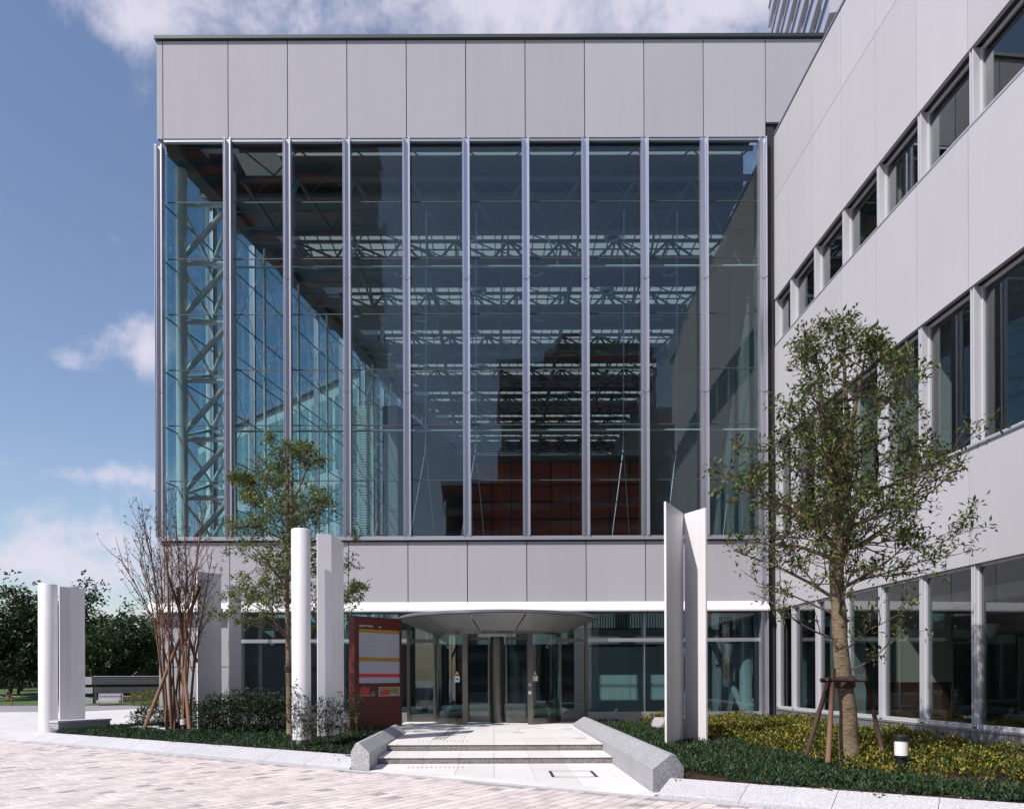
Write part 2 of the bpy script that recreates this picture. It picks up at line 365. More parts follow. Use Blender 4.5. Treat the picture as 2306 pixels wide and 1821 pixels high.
# end wall of the left bed
ew = thing('planter_end_wall', 'low granite wall closing the left end of the planting bed', 'low wall', (-13.2, 23.2, 0))
m = MB(); a = ST(-13.35/U.x, .66)
def along(p, v, l): return (p[0]+v.x*l, p[1]+v.y*l)
p0 = a; p1 = along(a, NV, 1.55); p2 = along(p1, U, .42); p3 = along(p0, U, .42)
m.prism([p0, p3, p2, p1], 0, .50); m.build('wall_block', GRAN_D, ew)
m = MB(); q0, q1 = along(along(p0, U, -.03), NV, -.03), along(along(p1, U, -.03), NV, .03)
m.prism([q0, along(q0, U, .48), along(q1, U, .48), q1], .503, .56); m.build('coping', GRAN, ew)

def cheek(name, label, prof, y0l, y0r, y1, joints):
    """granite side block; prof = (x,z) polygon, front cut along the kerb direction"""
    t = thing(name, label, 'wall', (prof[0][0], y0l, 0))
    xs = [p[0] for p in prof]; xa, xb = min(xs), max(xs); n = len(prof)
    ys = [None] + list(joints) + [y1]
    for k in range(len(ys)-1):
        m = MB(); 
        for e in (0, 1):
            for x, z in prof:
                if k == 0 and e == 0: y = y0l + (y0r-y0l)*(x-xa)/(xb-xa)
                else: y = (ys[k]+.004) if e == 0 else (ys[k+1]-.004 if k+1 < len(ys)-1 else ys[k+1])
                m.v.append((x, y, z))
        m.f.append(tuple(range(n))); m.f.append(tuple(range(2*n-1, n-1, -1)))
        for q in range(n): m.f.append((q, n+q, n+(q+1) % n, (q+1) % n))
        m.build('granite_block', GRAN_D, t)
    return t
cheek('step_side_wall', 'chamfered grey granite side wall left of the entrance steps', [(-2.38,0),(-2.38,.345),(-2.60,.52),(-2.67,.52),(-2.78,.34),(-2.78,0)], 14.92, 14.64, 20.6, (17.3, 19.2))
cheek('step_side_wall', 'long chamfered grey granite side wall right of the entrance steps', [(2.95,0),(2.95,.37),(2.80,.57),(2.72,.57),(2.42,.37),(2.42,0)], 11.70, 11.95, 23.4, (14.4, 16.6, 18.8, 21.0))

# soil beds
def bed(name, poly, z):
    m = MB(); m.prism(poly, 0.0, z); return m.build(name, SOIL, None, kind='structure')
LB = [ST(-13.2/U.x, .6), ST(-3.05/U.x, .6), (-2.76, 15.3), (-2.7, 20.6), (-2.95, 23.6), (-2.95, 25.6), (-12.0, 25.6), along(ST(-13.2/U.x, .6), NV, 1.7)]
RB = [ST(3.35/U.x, .6), ST(9.6/U.x, .6), (9.55, 15.6), (9.45, 25.4), (3.2, 25.4), (2.93, 23.5), (2.93, 12.6)]
bed('planting_bed', LB, .21); bed('planting_bed', RB, .22)

# ---------------------------------------------------------------- terrace and steps
ter = thing('entrance_terrace', None, None, (0, 20, 0), kind='structure')
m = MB(); m.prism([(-2.38,17.12),(2.42,17.12),(2.42,23.45),(3.15,23.45),(3.15,25.85),(-3.0,25.85),(-3.0,20.62),(-2.38,20.62)], 0, T0-.012)
m.prism([(-2.38,15.77),(2.42,15.77),(2.42,17.12),(-2.38,17.12)], 0, .138)
m.prism([(-2.38,OUT(-2.38)+.02),(2.42,OUT(2.42)+.02),(2.42,15.77),(-2.38,15.77)], -.02, .0)
m.build('terrace_base', GROUT, ter, kind='structure')
tw = .7225; tx = [-2.375] + [-2.1675 + tw*k for k in range(7)] + [2.415]
def tile(x0, x1, y0, y1, z, mat=TILE, h=.02, nm='tile'):
    if x1-x0 < .03 or y1-y0 < .03: return
    m = MB(); c = .004; m.hexa([(x0+.003,y0+.003,z-h),(x1-.003,y0+.003,z-h),(x1-.003,y1-.003,z-h),(x0+.003,y1-.003,z-h),
                      (x0+c,y0+c,z),(x1-c,y0+c,z),(x1-c,y1-c,z),(x0+c,y1-c,z)]); m.build(nm, mat, ter, kind='structure')
ty = [17.52, 18.96, 20.4, 21.84, 23.28, 24.72, 25.8]
for a, b in zip(tx, tx[1:]):
    tile(a, b, 17.07, 17.52, T0)
    for c, d in zip(ty, ty[1:]): tile(a, b, c, d, T0)
    tile(a, b, 15.72, 17.06, .152)
    x0, x1 = a, b
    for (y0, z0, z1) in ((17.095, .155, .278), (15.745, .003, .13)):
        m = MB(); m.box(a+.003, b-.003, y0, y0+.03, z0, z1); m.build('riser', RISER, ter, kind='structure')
for y0, y1 in ((20.65, 22.1), (22.1, 23.5), (23.5, 25.8)): tile(-2.98, -2.378, y0, y1, T0)
tile(2.418, 3.13, 23.47, 25.8, T0)
for a, b in zip(tx, tx[1:]):      # landing slabs run to a border strip along the street
    y1 = 15.73; ya, yb = OUT(a)+.42, OUT(b)+.42
    ys = y1-1.15
    if ys > max(ya, yb)+.2:
        tile(a, b, ys, y1, .012)
        m = MB(); m.prism([(a+.003,ya+.003),(b-.003,yb+.003),(b-.003,ys-.003),(a+.003,ys-.003)], -.005, .012); m.build('tile', TILE, ter, kind='structure')
    elif min(ya, yb) < y1-.05:
        m = MB(); m.prism([(a+.003,min(ya,y1-.02)+.003),(b-.003,min(yb,y1-.02)+.003),(b-.003,y1-.003),(a+.003,y1-.003)], -.005, .012); m.build('tile', TILE, ter, kind='structure')
s = -2.36/U.x
while s < 2.3/U.x:
    e = min(s+.78, 2.38/U.x); m = MB(); m.prism([ST(s+.003, .0), ST(e-.003, .0), ST(e-.003-.0, .345), ST(s+.003, .345)], -.005, .0125); m.build('border_tile', TILE, ter, kind='structure'); s = e
# recessed cover frame in the landing
cv = thing('cover_frame', 'dark square access cover frame set in the white landing', 'access cover', (1.43, 14.0, 0))
m = MB()
for (x0,x1,y0,y1) in ((1.02,1.075,13.56,14.44),(1.79,1.845,13.56,14.44)): m.box(x0,x1,y0,y1,.008,.0165)
for (x0,x1,y0,y1) in ((1.075,1.19,13.56,13.60),(1.075,1.79,14.425,14.44),(1.19,1.79,13.56,13.573),(1.70,1.79,13.573,13.60)): m.box(x0,x1,y0,y1,.008,.0165)
m.build('frame', flat('cover_iron', (.03,.03,.03)), cv)
drain_m = flat('drain_plate', (.42,.40,.39), .6)
for lab, px, py in (('small grey floor plate near the right side wall by the door', 1278, 1641), ('small grey floor plate in the middle of the terrace', 1168, 1649), ('small grey floor plate nearest the top step', 1307, 1662)):
    d = (EYE-T0)*F/(py-HY); p = P(px, py, d); m = MB(); m.box(p.x-.15, p.x+.15, d-.14, d+.14, T0-.01, T0+.005)
    o = m.build('floor_plate', drain_m, None, label=lab, category='floor plate', group='floor plates in the terrace')
# tactile paving
TAC = flat('tactile_steel', (.14,.13,.13), .4); TAC_L = flat('tactile_pale', (.40,.37,.36), .6)
tg = thing('tactile_guide', 'rows of raised dark bars leading from the steps to the door', 'tactile paving', (-1.1, 20, T0))
a, b = Vector((-1.33, 18.25)), Vector((-1.02, 23.3)); dv = (b-a)
for k in range(4):
    off = (k-1.5)*.085
    for j in range(11):
        u0, u1 = j/11+.008, (j+1)/11-.012; p, q = a+dv*u0, a+dv*u1; m = MB()
        m.hexa([(p.x+off-.016,p.y,T0),(p.x+off+.016,p.y,T0),(q.x+off+.016,q.y,T0),(q.x+off-.016,q.y,T0),(p.x+off-.012,p.y+.01,T0+.009),(p.x+off+.012,p.y+.01,T0+.009),(q.x+off+.012,q.y-.01,T0+.009),(q.x+off-.012,q.y-.01,T0+.009)])
        m.build('guide_bar', TAC, tg)
for lab, x0, x1, y0, z in (('strip of raised warning dots at the head of the steps', -1.75, -.63, 17.75, T0), ('strip of raised warning dots at the foot of the steps', -1.68, -.62, 14.98, .012)):
    tw_ = thing('tactile_warning', lab, 'tactile paving', ((x0+x1)/2, y0, z)); dm = MB(); dm.lathe(0, 0, [(.021, 0), (.017, .006), (.0001, .0065)], 10); dme = dm.mesh('dot'); dme.materials.append(TAC_L)
    for i in range(13):
        for j in range(4): obj('dot', dme, None, tw_, (x0+(x1-x0)*i/12, y0+j*.085, z))

# ---------------------------------------------------------------- the glass hall
hall = thing('glass_hall', 'tall glass-fronted hall with pale metal panels above and below', 'building', (-1, D, 0))
RD = random.Random(3)
Z_TOP, Z_P0, Z_G1, Z_G0, Z_SILL, Z_L1, Z_L0 = 23.3, 19.96, 19.80, 6.57, 6.40, 6.35, 4.31
xL, xR = -11.28, 9.23
def hb(name, mat, *boxes, parent=hall, **k):
    m = MB()
    for b in boxes: m.box(*b)
    return m.build(name, mat, parent, **k)
# backing structure behind the cladding
for b_ in ((xL+.05, 13.0, D+.10, D+.35, 20.0, 23.2), (xL+.05, xR+.2, D+.10, D+.35, Z_L0+.05, 6.45), (-11.2, -8.95, D+.1, D+.3, .2, Z_L0)): hb('backing_wall', DARK, b_)
g_ = .014
up = [(-11.28, -11.09)] + list(zip(FX, FX[1:])) + [(9.23, 12.9)]
for a, b in up:
    z0 = Z_P0 if b < 9.5 else 20.45
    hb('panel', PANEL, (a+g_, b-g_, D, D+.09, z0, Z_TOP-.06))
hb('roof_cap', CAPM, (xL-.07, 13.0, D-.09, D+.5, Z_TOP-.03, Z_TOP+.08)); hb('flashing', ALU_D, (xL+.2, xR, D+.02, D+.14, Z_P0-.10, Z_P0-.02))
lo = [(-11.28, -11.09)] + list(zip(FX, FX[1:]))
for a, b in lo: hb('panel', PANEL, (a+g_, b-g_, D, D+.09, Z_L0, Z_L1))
hb('sill', ALU, (xL, 9.3, D-.10, D+.12, Z_SILL, Z_SILL+.13))
# sloping white ledge over the ground floor
m = MB(); pr = [Vector((0, D+.02, 4.33)), Vector((0, D-.02, 4.31)), Vector((0, D-.30, 4.03)), Vector((0, D-.30, 3.985)), Vector((0, D+.02, 3.985))]
for a, b in zip([xL-.34]+FX[1:], FX[1:]): m.extrude(pr, Vector((a+.004, 0, 0)), Vector((b-.004, 0, 0)))
m.build('sloped_ledge', WHITE, hall)
# glass grid
zs = [6.57, 8.46, 10.34, 12.22, 14.10, 15.98, 17.90, 19.80]
for a, b in zip(FX, FX[1:]):
    for z0, z1 in zip(zs, zs[1:]):
        e = [RD.gauss(0, .0034) for q in range(4)]; m = MB(); y = D+.16
        m.hexa([(a+.05,y+e[0],z0+.012),(b-.05,y+e[1],z0+.012),(b-.05,y+.012+e[1],z0+.012),(a+.05,y+.012+e[0],z0+.012),(a+.05,y+e[2],z1-.012),(b-.05,y+e[3],z1-.012),(b-.05,y+.012+e[3],z1-.012),(a+.05,y+.012+e[2],z1-.012)])
        m.build('pane', GLASS, hall)
jm = MB()
for z in zs[1:-1]: jm.box(-11.0, 9.15, D+.150, D+.178, z-.014, z+.014)
jm.build('joint_line', flat('silicone', (.05,.055,.06), .6), hall)
for z in (15.86, 10.24): rail = MB(); rail.path([(-8.9, D+.45, z), (9.2, D+.45, z)], .035, 8); rail.build('wind_rail', TUBE, hall, smooth=True)
def mull(x, z0, z1):
    m = MB(); w = .11
    br = [z0, 11.35, 15.18, z1]
    for a, b in zip(br, br[1:]):
        a += .012; b -= .012
        m.box(x-w, x-w+.042, D-.13, D+.15, a, b); m.box(x+w-.042, x+w, D-.13, D+.15, a, b); m.box(x-w+.042, x+w-.042, D-.02, D+.03, a, b)
        m.box(x-w-.012, x-w, D-.155, D-.115, a, b); m.box(x+w, x+w+.012, D-.155, D-.115, a, b)
    m.build('mullion', ALU, hall)
for x in FX[1:-1]: mull(x, 6.53, 19.93)
mull(9.10, .3, 19.9); mull(-11.20, 6.5, 19.7)
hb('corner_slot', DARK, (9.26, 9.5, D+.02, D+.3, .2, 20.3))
# left glass wall
lw_n = 14; lstep = 3.0
for k in range(lw_n):
    a, b = LWP(k*lstep+.1), LWP((k+1)*lstep-.02); m = MB(); m.wall(a, b, 4.4, 19.7, -.006, .006); m.build('side_pane', GLASS_L, hall)
    m = MB(); c = LWP(k*lstep+.02); d_ = LWP(k*lstep+.12); m.wall(c, d_, 4.4, 19.75, -.22, .03); m.build('side_mullion', ALU_D, hall)
    if k < 0:
        m = MB(); c = LWP(k*lstep+1.5); d_ = LWP(k*lstep+1.55); m.wall(c, d_, 4.4, 19.7, -.08, .02); m.build('side_mullion', ALU_D, hall)
jl = MB()
for z in zs[:-1]: jl.wall(LWP(.1), LWP(lw_n*lstep), z-.015, z+.015, -.02, .02)
jl.build('side_joint_line', flat('side_seal', (.10,.12,.13), .6), hall)
rods = MB()
def off(t, o):
    x, y = LWP(t); return x + LW[1]/lwl*o, y - LW[0]/lwl*o
for k in range(1, 10):
    a, b = k*lstep, (k+1)*lstep
    for z in (5.0, 9.6, 14.2):
        rods.path([(*off(a, .5), z), (*off(b, .5), z+4.6)], .016, 5); rods.path([(*off(a, .5), z+4.6), (*off(b, .5), z)], .016, 5)
        rods.path([(*off(a, .5), z+4.6), (*off(b, .5), z+4.6)], .03, 6)
    rods.path([(*off(a, .5), 4.4), (*off(a, .5), 19.5)], .06, 8)
rods.build('side_bracing', TUBE, hall, smooth=True)
# parapet above the left wall and lower wall
m = MB(); m.wall(LWP(-.1), LWP(44), 19.96, 23.25, -.06, .02); m.build('side_parapet', PANEL, hall)
m = MB(); m.wall(LWP(.25), LWP(44), 0.1, 4.4, .0, .25); m.build('side_base_wall', PANEL, hall); m = MB(); m.wall(LWP(.3), LWP(44), 19.7, 20.6, .0, .5); m.build('side_roof_beam', CEIL_D, hall)
# lattice mast just inside the front corner
mast = MB().build('lattice_mast', None, hall) if False else thing('lattice_mast', None, None, (-10.2, 27.5, 0)); 
mast.parent = hall; mast.matrix_parent_inverse = Matrix.Translation(-hall.location)
A_, B_, C_ = Vector((-10.92, 27.0, 0)), Vector((-9.15, 27.1, 0)), Vector((-10.68, 29.2, 0))
def tube(pts, r, n=12, nm='tube', mat=TUBE, parent=mast):
    m = MB(); m.path(pts, r, n); o = m.build(nm, mat, None, smooth=True); o.parent = parent; o.matrix_parent_inverse = Matrix.Translation(-Vector(parent.location)); return o
for q, r in ((A_, .19), (B_, .12), (C_, .21)): tube([q+Vector((0,0,.3)), q+Vector((0,0,19.6))], r, 16)
lev = [4.0+2.06*k for k in range(8)]
for k, z in enumerate(lev):
    tube([A_+Vector((0,0,z)), B_+Vector((0,0,z))], .085)
    if k+1 < len(lev):
        z1 = lev[k+1]; mid = (z+z1)/2
        tube([A_+Vector((0,0,z+.15)), B_+Vector((0,0,z1+.1))], .10)
        tube([A_+Vector((0,0,z1-.1)), C_+Vector((0,0,mid))], .065); tube([A_+Vector((0,0,z+.1)), C_+Vector((0,0,mid))], .065)
        tube([B_+Vector((0,0,z1-.1)), C_+Vector((0,0,mid))], .065); tube([B_+Vector((0,0,z)), C_+Vector((0,0,mid))], .065)
lad = MB()
for q in (0, .42): lad.path([(-11.0+q+.35, 30.4, 4.5), (-11.0+q+.35, 30.4, 19.4)], .02, 5)
for k in range(40): lad.path([(-10.65, 30.4, 4.6+k*.37), (-10.23, 30.4, 4.6+k*.37+(.2 if k % 2 else -.2))], .014, 5)
lad.build('ladder', TUBE, hall)
# roof: dark soffit bands and translucent skylight strips
YB = 70.0
ROWS = [32.0, 36.25, 40.6, 44.9, 49.2, 53.5, 57.8, 62.1, 66.4]
def lx(y): return -11.22 + LW[0]*(y-D-.12)
TRANS = bpy.data.materials.new('skylight_sheet'); TRANS.use_nodes = True; tt = TRANS.node_tree; tt.nodes.clear()
o_ = tt.nodes.new('ShaderNodeOutputMaterial'); t1 = tt.nodes.new('ShaderNodeBsdfTranslucent'); t1.inputs[0].default_value = (.50,.51,.51,1); t2 = tt.nodes.new('ShaderNodeBsdfTransparent'); t2.inputs[0].default_value = (.5,.55,.58,1)
mx_ = tt.nodes.new('ShaderNodeMixShader'); mx_.inputs[0].default_value = .12; tt.links.new(t1.outputs[0], mx_.inputs[1]); tt.links.new(t2.outputs[0], mx_.inputs[2]); tt.links.new(mx_.outputs[0], o_.inputs[0])
m = MB(); edges = [28.75] + [v for r in ROWS for v in (r-.85, r+.95)] + [YB]
for a, b in zip(edges[::2], edges[1::2]):
    n = 6      # a shallow vault between the strips
    for k in range(n):
        y0, y1 = a+(b-a)*k/n, a+(b-a)*(k+1)/n
        h = lambda y: 19.75 + .28*math.sin(math.pi*(y-a)/(b-a))
        m.hexa([(lx(y0)-.3,y0,h(y0)),(9.4,y0,h(y0)),(9.4,y1,h(y1)),(lx(y1)-.3,y1,h(y1)),(lx(y0)-.3,y0,20.2),(9.4,y0,20.2),(9.4,y1,20.2),(lx(y1)-.3,y1,20.2)])
m.build('roof_soffit', CEIL, hall)
for r in ROWS:
    hb('skylight', TRANS, (lx(r)+2.0, 9.3, r-.85, r+.95, 19.82, 19.84))
sg = MB()
for r in ROWS:
    for x in np.arange(lx(r)+2.2, 9.3, .52): sg.box(x-.02, x+.02, r-.85, r+.95, 19.76, 19.81)
    for y in (r-.3, r+.35): sg.box(lx(r)+2.0, 9.3, y-.025, y+.025, 19.752, 19.80)
sg.build('skylight_grid', CEIL_D, hall)
for r in ROWS:
    tr = MB(); x0 = lx(r)+1.9; n = 8; dx = (9.3-x0)/n
    for yy, zz, rr in ((r-.95, 19.4, .06), (r+1.05, 19.4, .06), (r+.05, 18.75, .08)): tr.path([(x0, yy, zz), (9.3, yy, zz)], rr, 6)
    for k in range(n):
        a, b, c = x0+k*dx, x0+(k+.5)*dx, x0+(k+1)*dx
        for yy in (r-.95, r+1.05): tr.path([(a, yy, 19.4), (b, r+.05, 18.75)], .055, 5); tr.path([(b, r+.05, 18.75), (c, yy, 19.4)], .055, 5)
        tr.path([(a, r-.95, 19.4), (c, r+1.05, 19.4)], .05, 5); tr.path([(a, r-.95, 19.4), (a, r+1.05, 19.4)], .05, 5)
    tr.build('roof_truss', TRUSS, hall)
for x in (-5.5, -2.6, .4, 3.4, 6.4):
    tr = MB(); y = 30.0
    while y < 66:
        if x > lx(y+2)+1.5: tr.path([(x, y, 19.55), (x, y+1.05, 18.8)], .05, 5); tr.path([(x, y+1.05, 18.8), (x, y+2.1, 19.55)], .05, 5); tr.path([(x, y+1.05, 18.8), (x, y+3.15, 18.8)], .055, 5); tr.path([(x, y, 19.55), (x+2.9, y+2.1, 19.55)], .03, 4)
        y += 2.1
    tr.build('long_truss', TRUSS, hall)
pu = MB()
for y in np.arange(29.4, 68, 1.07): pu.path([(lx(y)+.4, y, 19.62), (9.35, y, 19.62)], .035, 5)
pu.build('roof_purlin', CEIL, hall)
# high front bay
hb('front_soffit', CEIL_D, (xL+.2, 9.4, D+.36, 28.2, 21.2, 21.5), (lx(28)-.2, 9.4, 28.75, 29.0, 19.9, 21.4))
hb('front_slot', TRANS, (-8.0, 9.3, 28.2, 28.75, 21.30, 21.32))
ft = MB()
for yy, zz, rr in ((27.4, 19.55, .11), (27.4, 20.6, .09), (28.3, 18.15, .10)): ft.path([(-9.0, yy, zz), (9.3, yy, zz)], rr, 8)
for a, b in zip(FX[1:], FX[2:]):
    c = (a+b)/2
    ft.path([(a, 27.4, 19.5), (c, 28.3, 18.15)], .075, 6); ft.path([(c, 28.3, 18.15), (b, 27.4, 19.5)], .075, 6)
    ft.path([(a, 27.4, 20.6), (b, 28.2, 19.3)], .03, 5); ft.path([(b, 27.4, 20.6), (a, 28.2, 19.3)], .03, 5)
ft.build('front_truss', TRUSS, hall, smooth=True)
# hanging rods that splay at the bottom
hr = MB()
for x in (-2.3, -.55, 4.6, 6.45, 8.4):
    hr.path([(x, D+.9, 18.0), (x-.05, D+.9, 9.7)], .018, 6); hr.path([(x-.05, D+.9, 9.75), (x-.55, D+.35, 6.5)], .018, 6); hr.path([(x-.05, D+.9, 9.75), (x+.25, D+1.3, 6.5)], .014, 6)
    hr.path([(x-.05, D+.9, 9.9), (x-.05, D+.9, 9.55)], .035, 6)
for x in (-5.0, 2.3, 8.6): hr.path([(x, D+.6, 15.9), (x+.7*(1 if x < 0 else -1), D+2.4, 19.2)], .03, 6)
hr.build('hanging_rod', ALU_D, hall)
# inner walls, floor, rear block
hb('inner_side_wall', INWALL, (9.42, 9.52, D+.5, YB, T0, 20.0))
hb('rear_wall', GREYW, (-4, 9.4, YB, YB+.3, T0, 20.0))
m = MB(); m.prism([(-11.0, D+.4), (9.4, D+.4), (9.4, YB), (lx(YB), YB)], .05, T0-.03); m.build('hall_floor', FLOORI, hall)
core = MB(); ca_ = Vector((-5.75, 40.0)); cd = Vector((.295, 1)).normalized(); cn = Vector((cd.y, -cd.x))
c0, c1 = ca_, ca_+cd*12; core.prism([tuple(c0), tuple(c0+cn*.85), tuple(c1+cn*.85), tuple(c1)], T0, 15.9); core.build('grey_core', GREYW, hall)
hb('lit_core_end', INWALL, (-5.68, -5.02, 39.80, 39.93, T0, 15.6))  # paler slab paints in the lit front face of the core
m = MB()
for k in range(86): m.box(-7.55, -6.15, 39.2, 39.26, 4.5+k*.13, 4.58+k*.13)
m.box(-7.6, -7.55, 39.2, 39.3, T0, 15.7); m.box(-6.15, -6.1, 39.2, 39.3, T0, 15.7); m.build('louvre_screen', TUBE, hall)
# red timber volume deep inside
hb('timber_block', REDW, (-1.3, 9.2, 47.0, 69.0, T0, 14.9)); hb('timber_block_cap', CEIL_D, (-1.35, 9.25, 46.9, 69.0, 14.9, 15.3))
tb = MB()
for k in range(13): tb.box(-1.33, 9.2, 46.93, 47.0, .9+k*1.05, 1.0+k*1.05)
for k in range(0, 35, 4): tb.box(-1.3+k*.3, -1.24+k*.3, 46.95, 47.0, T0, 14.9)
tb.build('timber_batten', BROWN, hall)
# ground floor front
gx = [-8.89, -6.89, -4.89, -2.885]; gx2 = [3.12, 5.125, 7.128, 9.02]
hb('solid_panel', PANEL, (-11.28, -11.09-g_, D, D+.09, .2, 2.15), (-11.28, -11.09-g_, D, D+.09, 2.175, 3.97)); 
for a, b in ((-11.09, -8.92),):
    hb('solid_panel', PANEL, (a+g_, b-g_, D, D+.09, .2, 2.15)); hb('solid_panel', PANEL, (a+g_, b-g_, D, D+.09, 2.175, 3.97))
for a, b in list(zip(gx, gx[1:])) + list(zip(gx2, gx2[1:])):
    hb('shop_pane', GLASS_C, (a+.03, b-.03, D+.20, D+.212, .60, 2.97)); hb('transom_pane', GLASS_C, (a+.03, b-.03, D+.20, D+.212, 3.09, 3.96))
hb('transom_bar', ALU, (-8.9, -2.90, D+.12, D+.26, 2.97, 3.09), (3.14, 9.0, D+.12, D+.26, 2.97, 3.09)); hb('base_rail', ALU, (-8.9, -2.90, D+.1, D+.3, .2, .60)); hb('base_rail', ALU, (3.14, 9.0, D+.1, D+.3, .2, .60))
for x in gx[1:-1] + gx2[1:-1]: hb('shop_mullion', ALU, (x-.10, x+.06, D+.22, D+.34, 3.09, 3.97)); hb('glass_fin', ALU, (x-.012, x+.012, D+.2, D+.5, .6, 2.97))
hb('end_mullion', STEEL, (-2.93, -2.83, D-.02, D+.3, T0, 3.97)); hb('end_mullion', STEEL, (3.08, 3.17, D-.02, D+.3, T0, 3.97)); hb('ledge_soffit', SOFFIT, (-8.9, 9.1, D-.3, D+.6, 3.965, 3.982))
# inside the ground floor
hb('inner_ceiling', CEIL, (-11, 9.4, D+.4, 27.6, 5.0, 5.3)); hb('inner_beam', INWALL, (-8.8, 9.3, 29.5, 30.0, 3.05, 3.6))
hb('inner_partition', flat('pale_teal_panel', (.62,.70,.71), .4), (3.75, 5.35, 30.2, 30.3, T0, 2.95), (5.37, 6.75, 30.2, 30.3, T0, 2.95), (7.1, 7.9, 30.6, 30.7, T0, 2.95))
lv = MB()
for k in range(60): lv.box(3.2+k*.1, 3.25+k*.1, 29.3, 29.36, 3.65, 4.6)
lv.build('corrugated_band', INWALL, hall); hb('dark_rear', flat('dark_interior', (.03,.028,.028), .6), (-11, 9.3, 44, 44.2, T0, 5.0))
def itube(pts, r, n): m = MB(); m.path(pts, r, n); m.build('inner_tube', INWALL, hall, smooth=True)
itube([(-7.1, 28.5, T0), (-7.1, 28.5, 5)], .16, 12); itube([(-7.0, 28.5, 2.1), (-5.6, 28.5, 2.1)], .09, 10); itube([(-5.6, 28.6, T0), (-6.7, 28.5, 4.6)], .10, 10)
itube([(-2.55, 28.2, .5), (-2.15, 28.3, 2.6), (-2.4, 28.3, 3.6)], .11, 10); itube([(-2.1, 28.4, T0), (-2.1, 28.4, 5)], .16, 12); itube([(-2.8, 28.4, 2.2), (-2.1, 28.4, 2.2)], .07, 8)
itube([(8.85, 26.9, .35), (7.75, 27.2, 3.0), (7.2, 27.3, 4.2)], .11, 12); itube([(7.6, 27.6, T0), (7.6, 27.6, 5)], .22, 14); itube([(8.75, 26.6, T0), (8.75, 26.6, 5)], .24, 14); itube([(7.8, 27.0, 2.15), (8.6, 26.7, 2.25)], .06, 8)

# downlights under the soffit
dl = thing('ceiling_downlight', 'round black ceiling spotlight with a white ring in the glass hall', 'ceiling light', (0,0,0), 'downlights under the hall roof')
ring = MB(); ring.lathe(0, 0, [(.34, .0), (.34, -.10), (.24, -.12), (.22, -.02)], 20); lens = MB(); lens.lathe(0, 0, [(.22, -.03), (.12, -.10), (.001, -.11)], 16)
rme, lme = ring.mesh('ring', True), lens.mesh('lens', True); rme.materials.append(WHITE); lme.materials.append(BLACK)
spots = []
for i, r in enumerate(ROWS[:7]):
    for j, x in enumerate(np.arange(-3.9 + (i % 2)*.4, 8.8, 2.9)):
        if x > lx(r)+2: spots.append((x, r+(-1.25 if j % 2 else 1.35), 19.42))
for i, p in enumerate(spots):
    t = dl if i == 0 else dl.copy()
    if i: COL.objects.link(t)
    t.location = p; t.parent = None
    for nm, me in (('ring', rme), ('lens', lme)):
        o = bpy.data.objects.new(nm, me); COL.objects.link(o); o.parent = t
# information sign inside the right bay
inf = thing('information_sign', 'dark hanging sign with a white letter i in an oval', 'sign', (8.0, 26.6, 3.1))
hb('board', BLACK, (7.82, 8.28, 26.62, 26.66, 3.07, 3.85), parent=inf)
m = MB(); pts = [(8.0+.085*math.cos(q*math.pi/12), 26.605, 3.48+.30*math.sin(q*math.pi/12)) for q in range(24)]; m.path(pts+[pts[0]], .012, 6); m.build('oval_mark', WHITE, inf)
def text(body, size, mat, parent, origin, xdir, updir, name='lettering', ext=.002):
    c = bpy.data.curves.new(name, 'FONT'); c.body = body; c.size = size; c.extrude = ext; c.materials.append(mat)
    o0 = bpy.data.objects.new(name, c); me = bpy.data.meshes.new_from_object(o0); bpy.data.objects.remove(o0)
    o = bpy.data.objects.new(name, me); COL.objects.link(o); xd, ud = Vector(xdir).normalized(), Vector(updir).normalized(); nd = xd.cross(ud)
    Mx = Matrix((xd, ud, nd)).transposed().to_4x4(); Mx.translation = origin
    o.parent = parent; o.matrix_parent_inverse = Matrix.Translation(-Vector(parent.location)); o.matrix_basis = Mx; return o
text('i', .42, WHITE, inf, (7.955, 26.60, 3.33), (1,0,0), (0,0,1))
# ---------------------------------------------------------------- revolving door and round canopy
rd = thing('revolving_door', 'large stainless steel and glass revolving door under the round canopy', 'door', (.1, D, T0))
cxd, R_ = .12, 2.10
def arc(m, r0, r1, a0, a1, z0, z1, n=14):
    for k in range(n):
        a, b = a0+(a1-a0)*k/n, a0+(a1-a0)*(k+1)/n
        q = [(cxd+r*math.cos(t), D+r*math.sin(t)) for r, t in ((r0,a),(r1,a),(r1,b),(r0,b))]
        m.hexa([(x,y,z0) for x,y in q]+[(x,y,z1) for x,y in q])
oa = math.asin(1.08/R_)*.94      # half opening angle
for a0, a1 in ((math.pi, 1.5*math.pi-oa), (1.5*math.pi+oa, 2*math.pi)):
    m = MB(); arc(m, R_-.012, R_, a0+.03, a1-.04, .50, 3.12); m.build('curved_pane', GLASS_C, rd)
    m = MB(); arc(m, R_-.05, R_+.03, a0+.02, a1-.02, T0, .50); m.build('kick_plate', STEEL, rd)
for t in (math.pi+.02, 1.5*math.pi-oa, 1.5*math.pi+oa, 2*math.pi-.02):
    x, y = cxd+R_*math.cos(t), D+R_*math.sin(t); w = .12 if abs(t-1.5*math.pi) < oa+.1 else .06
    hb('post', STEEL, (x-w/2-.02, x+w/2+.02, y-.08, y+.08, T0, 3.14), parent=rd)
m = MB(); arc(m, R_-.07, R_+.05, math.pi, 2*math.pi, 3.14, 3.24, 28); m.build('head_ring', STEEL, rd)
m = MB(); m.lathe(cxd-.01, D-.75, [(.235, T0), (.235, 3.1)], 32); m.build('centre_drum', STEEL, rd, smooth=True)
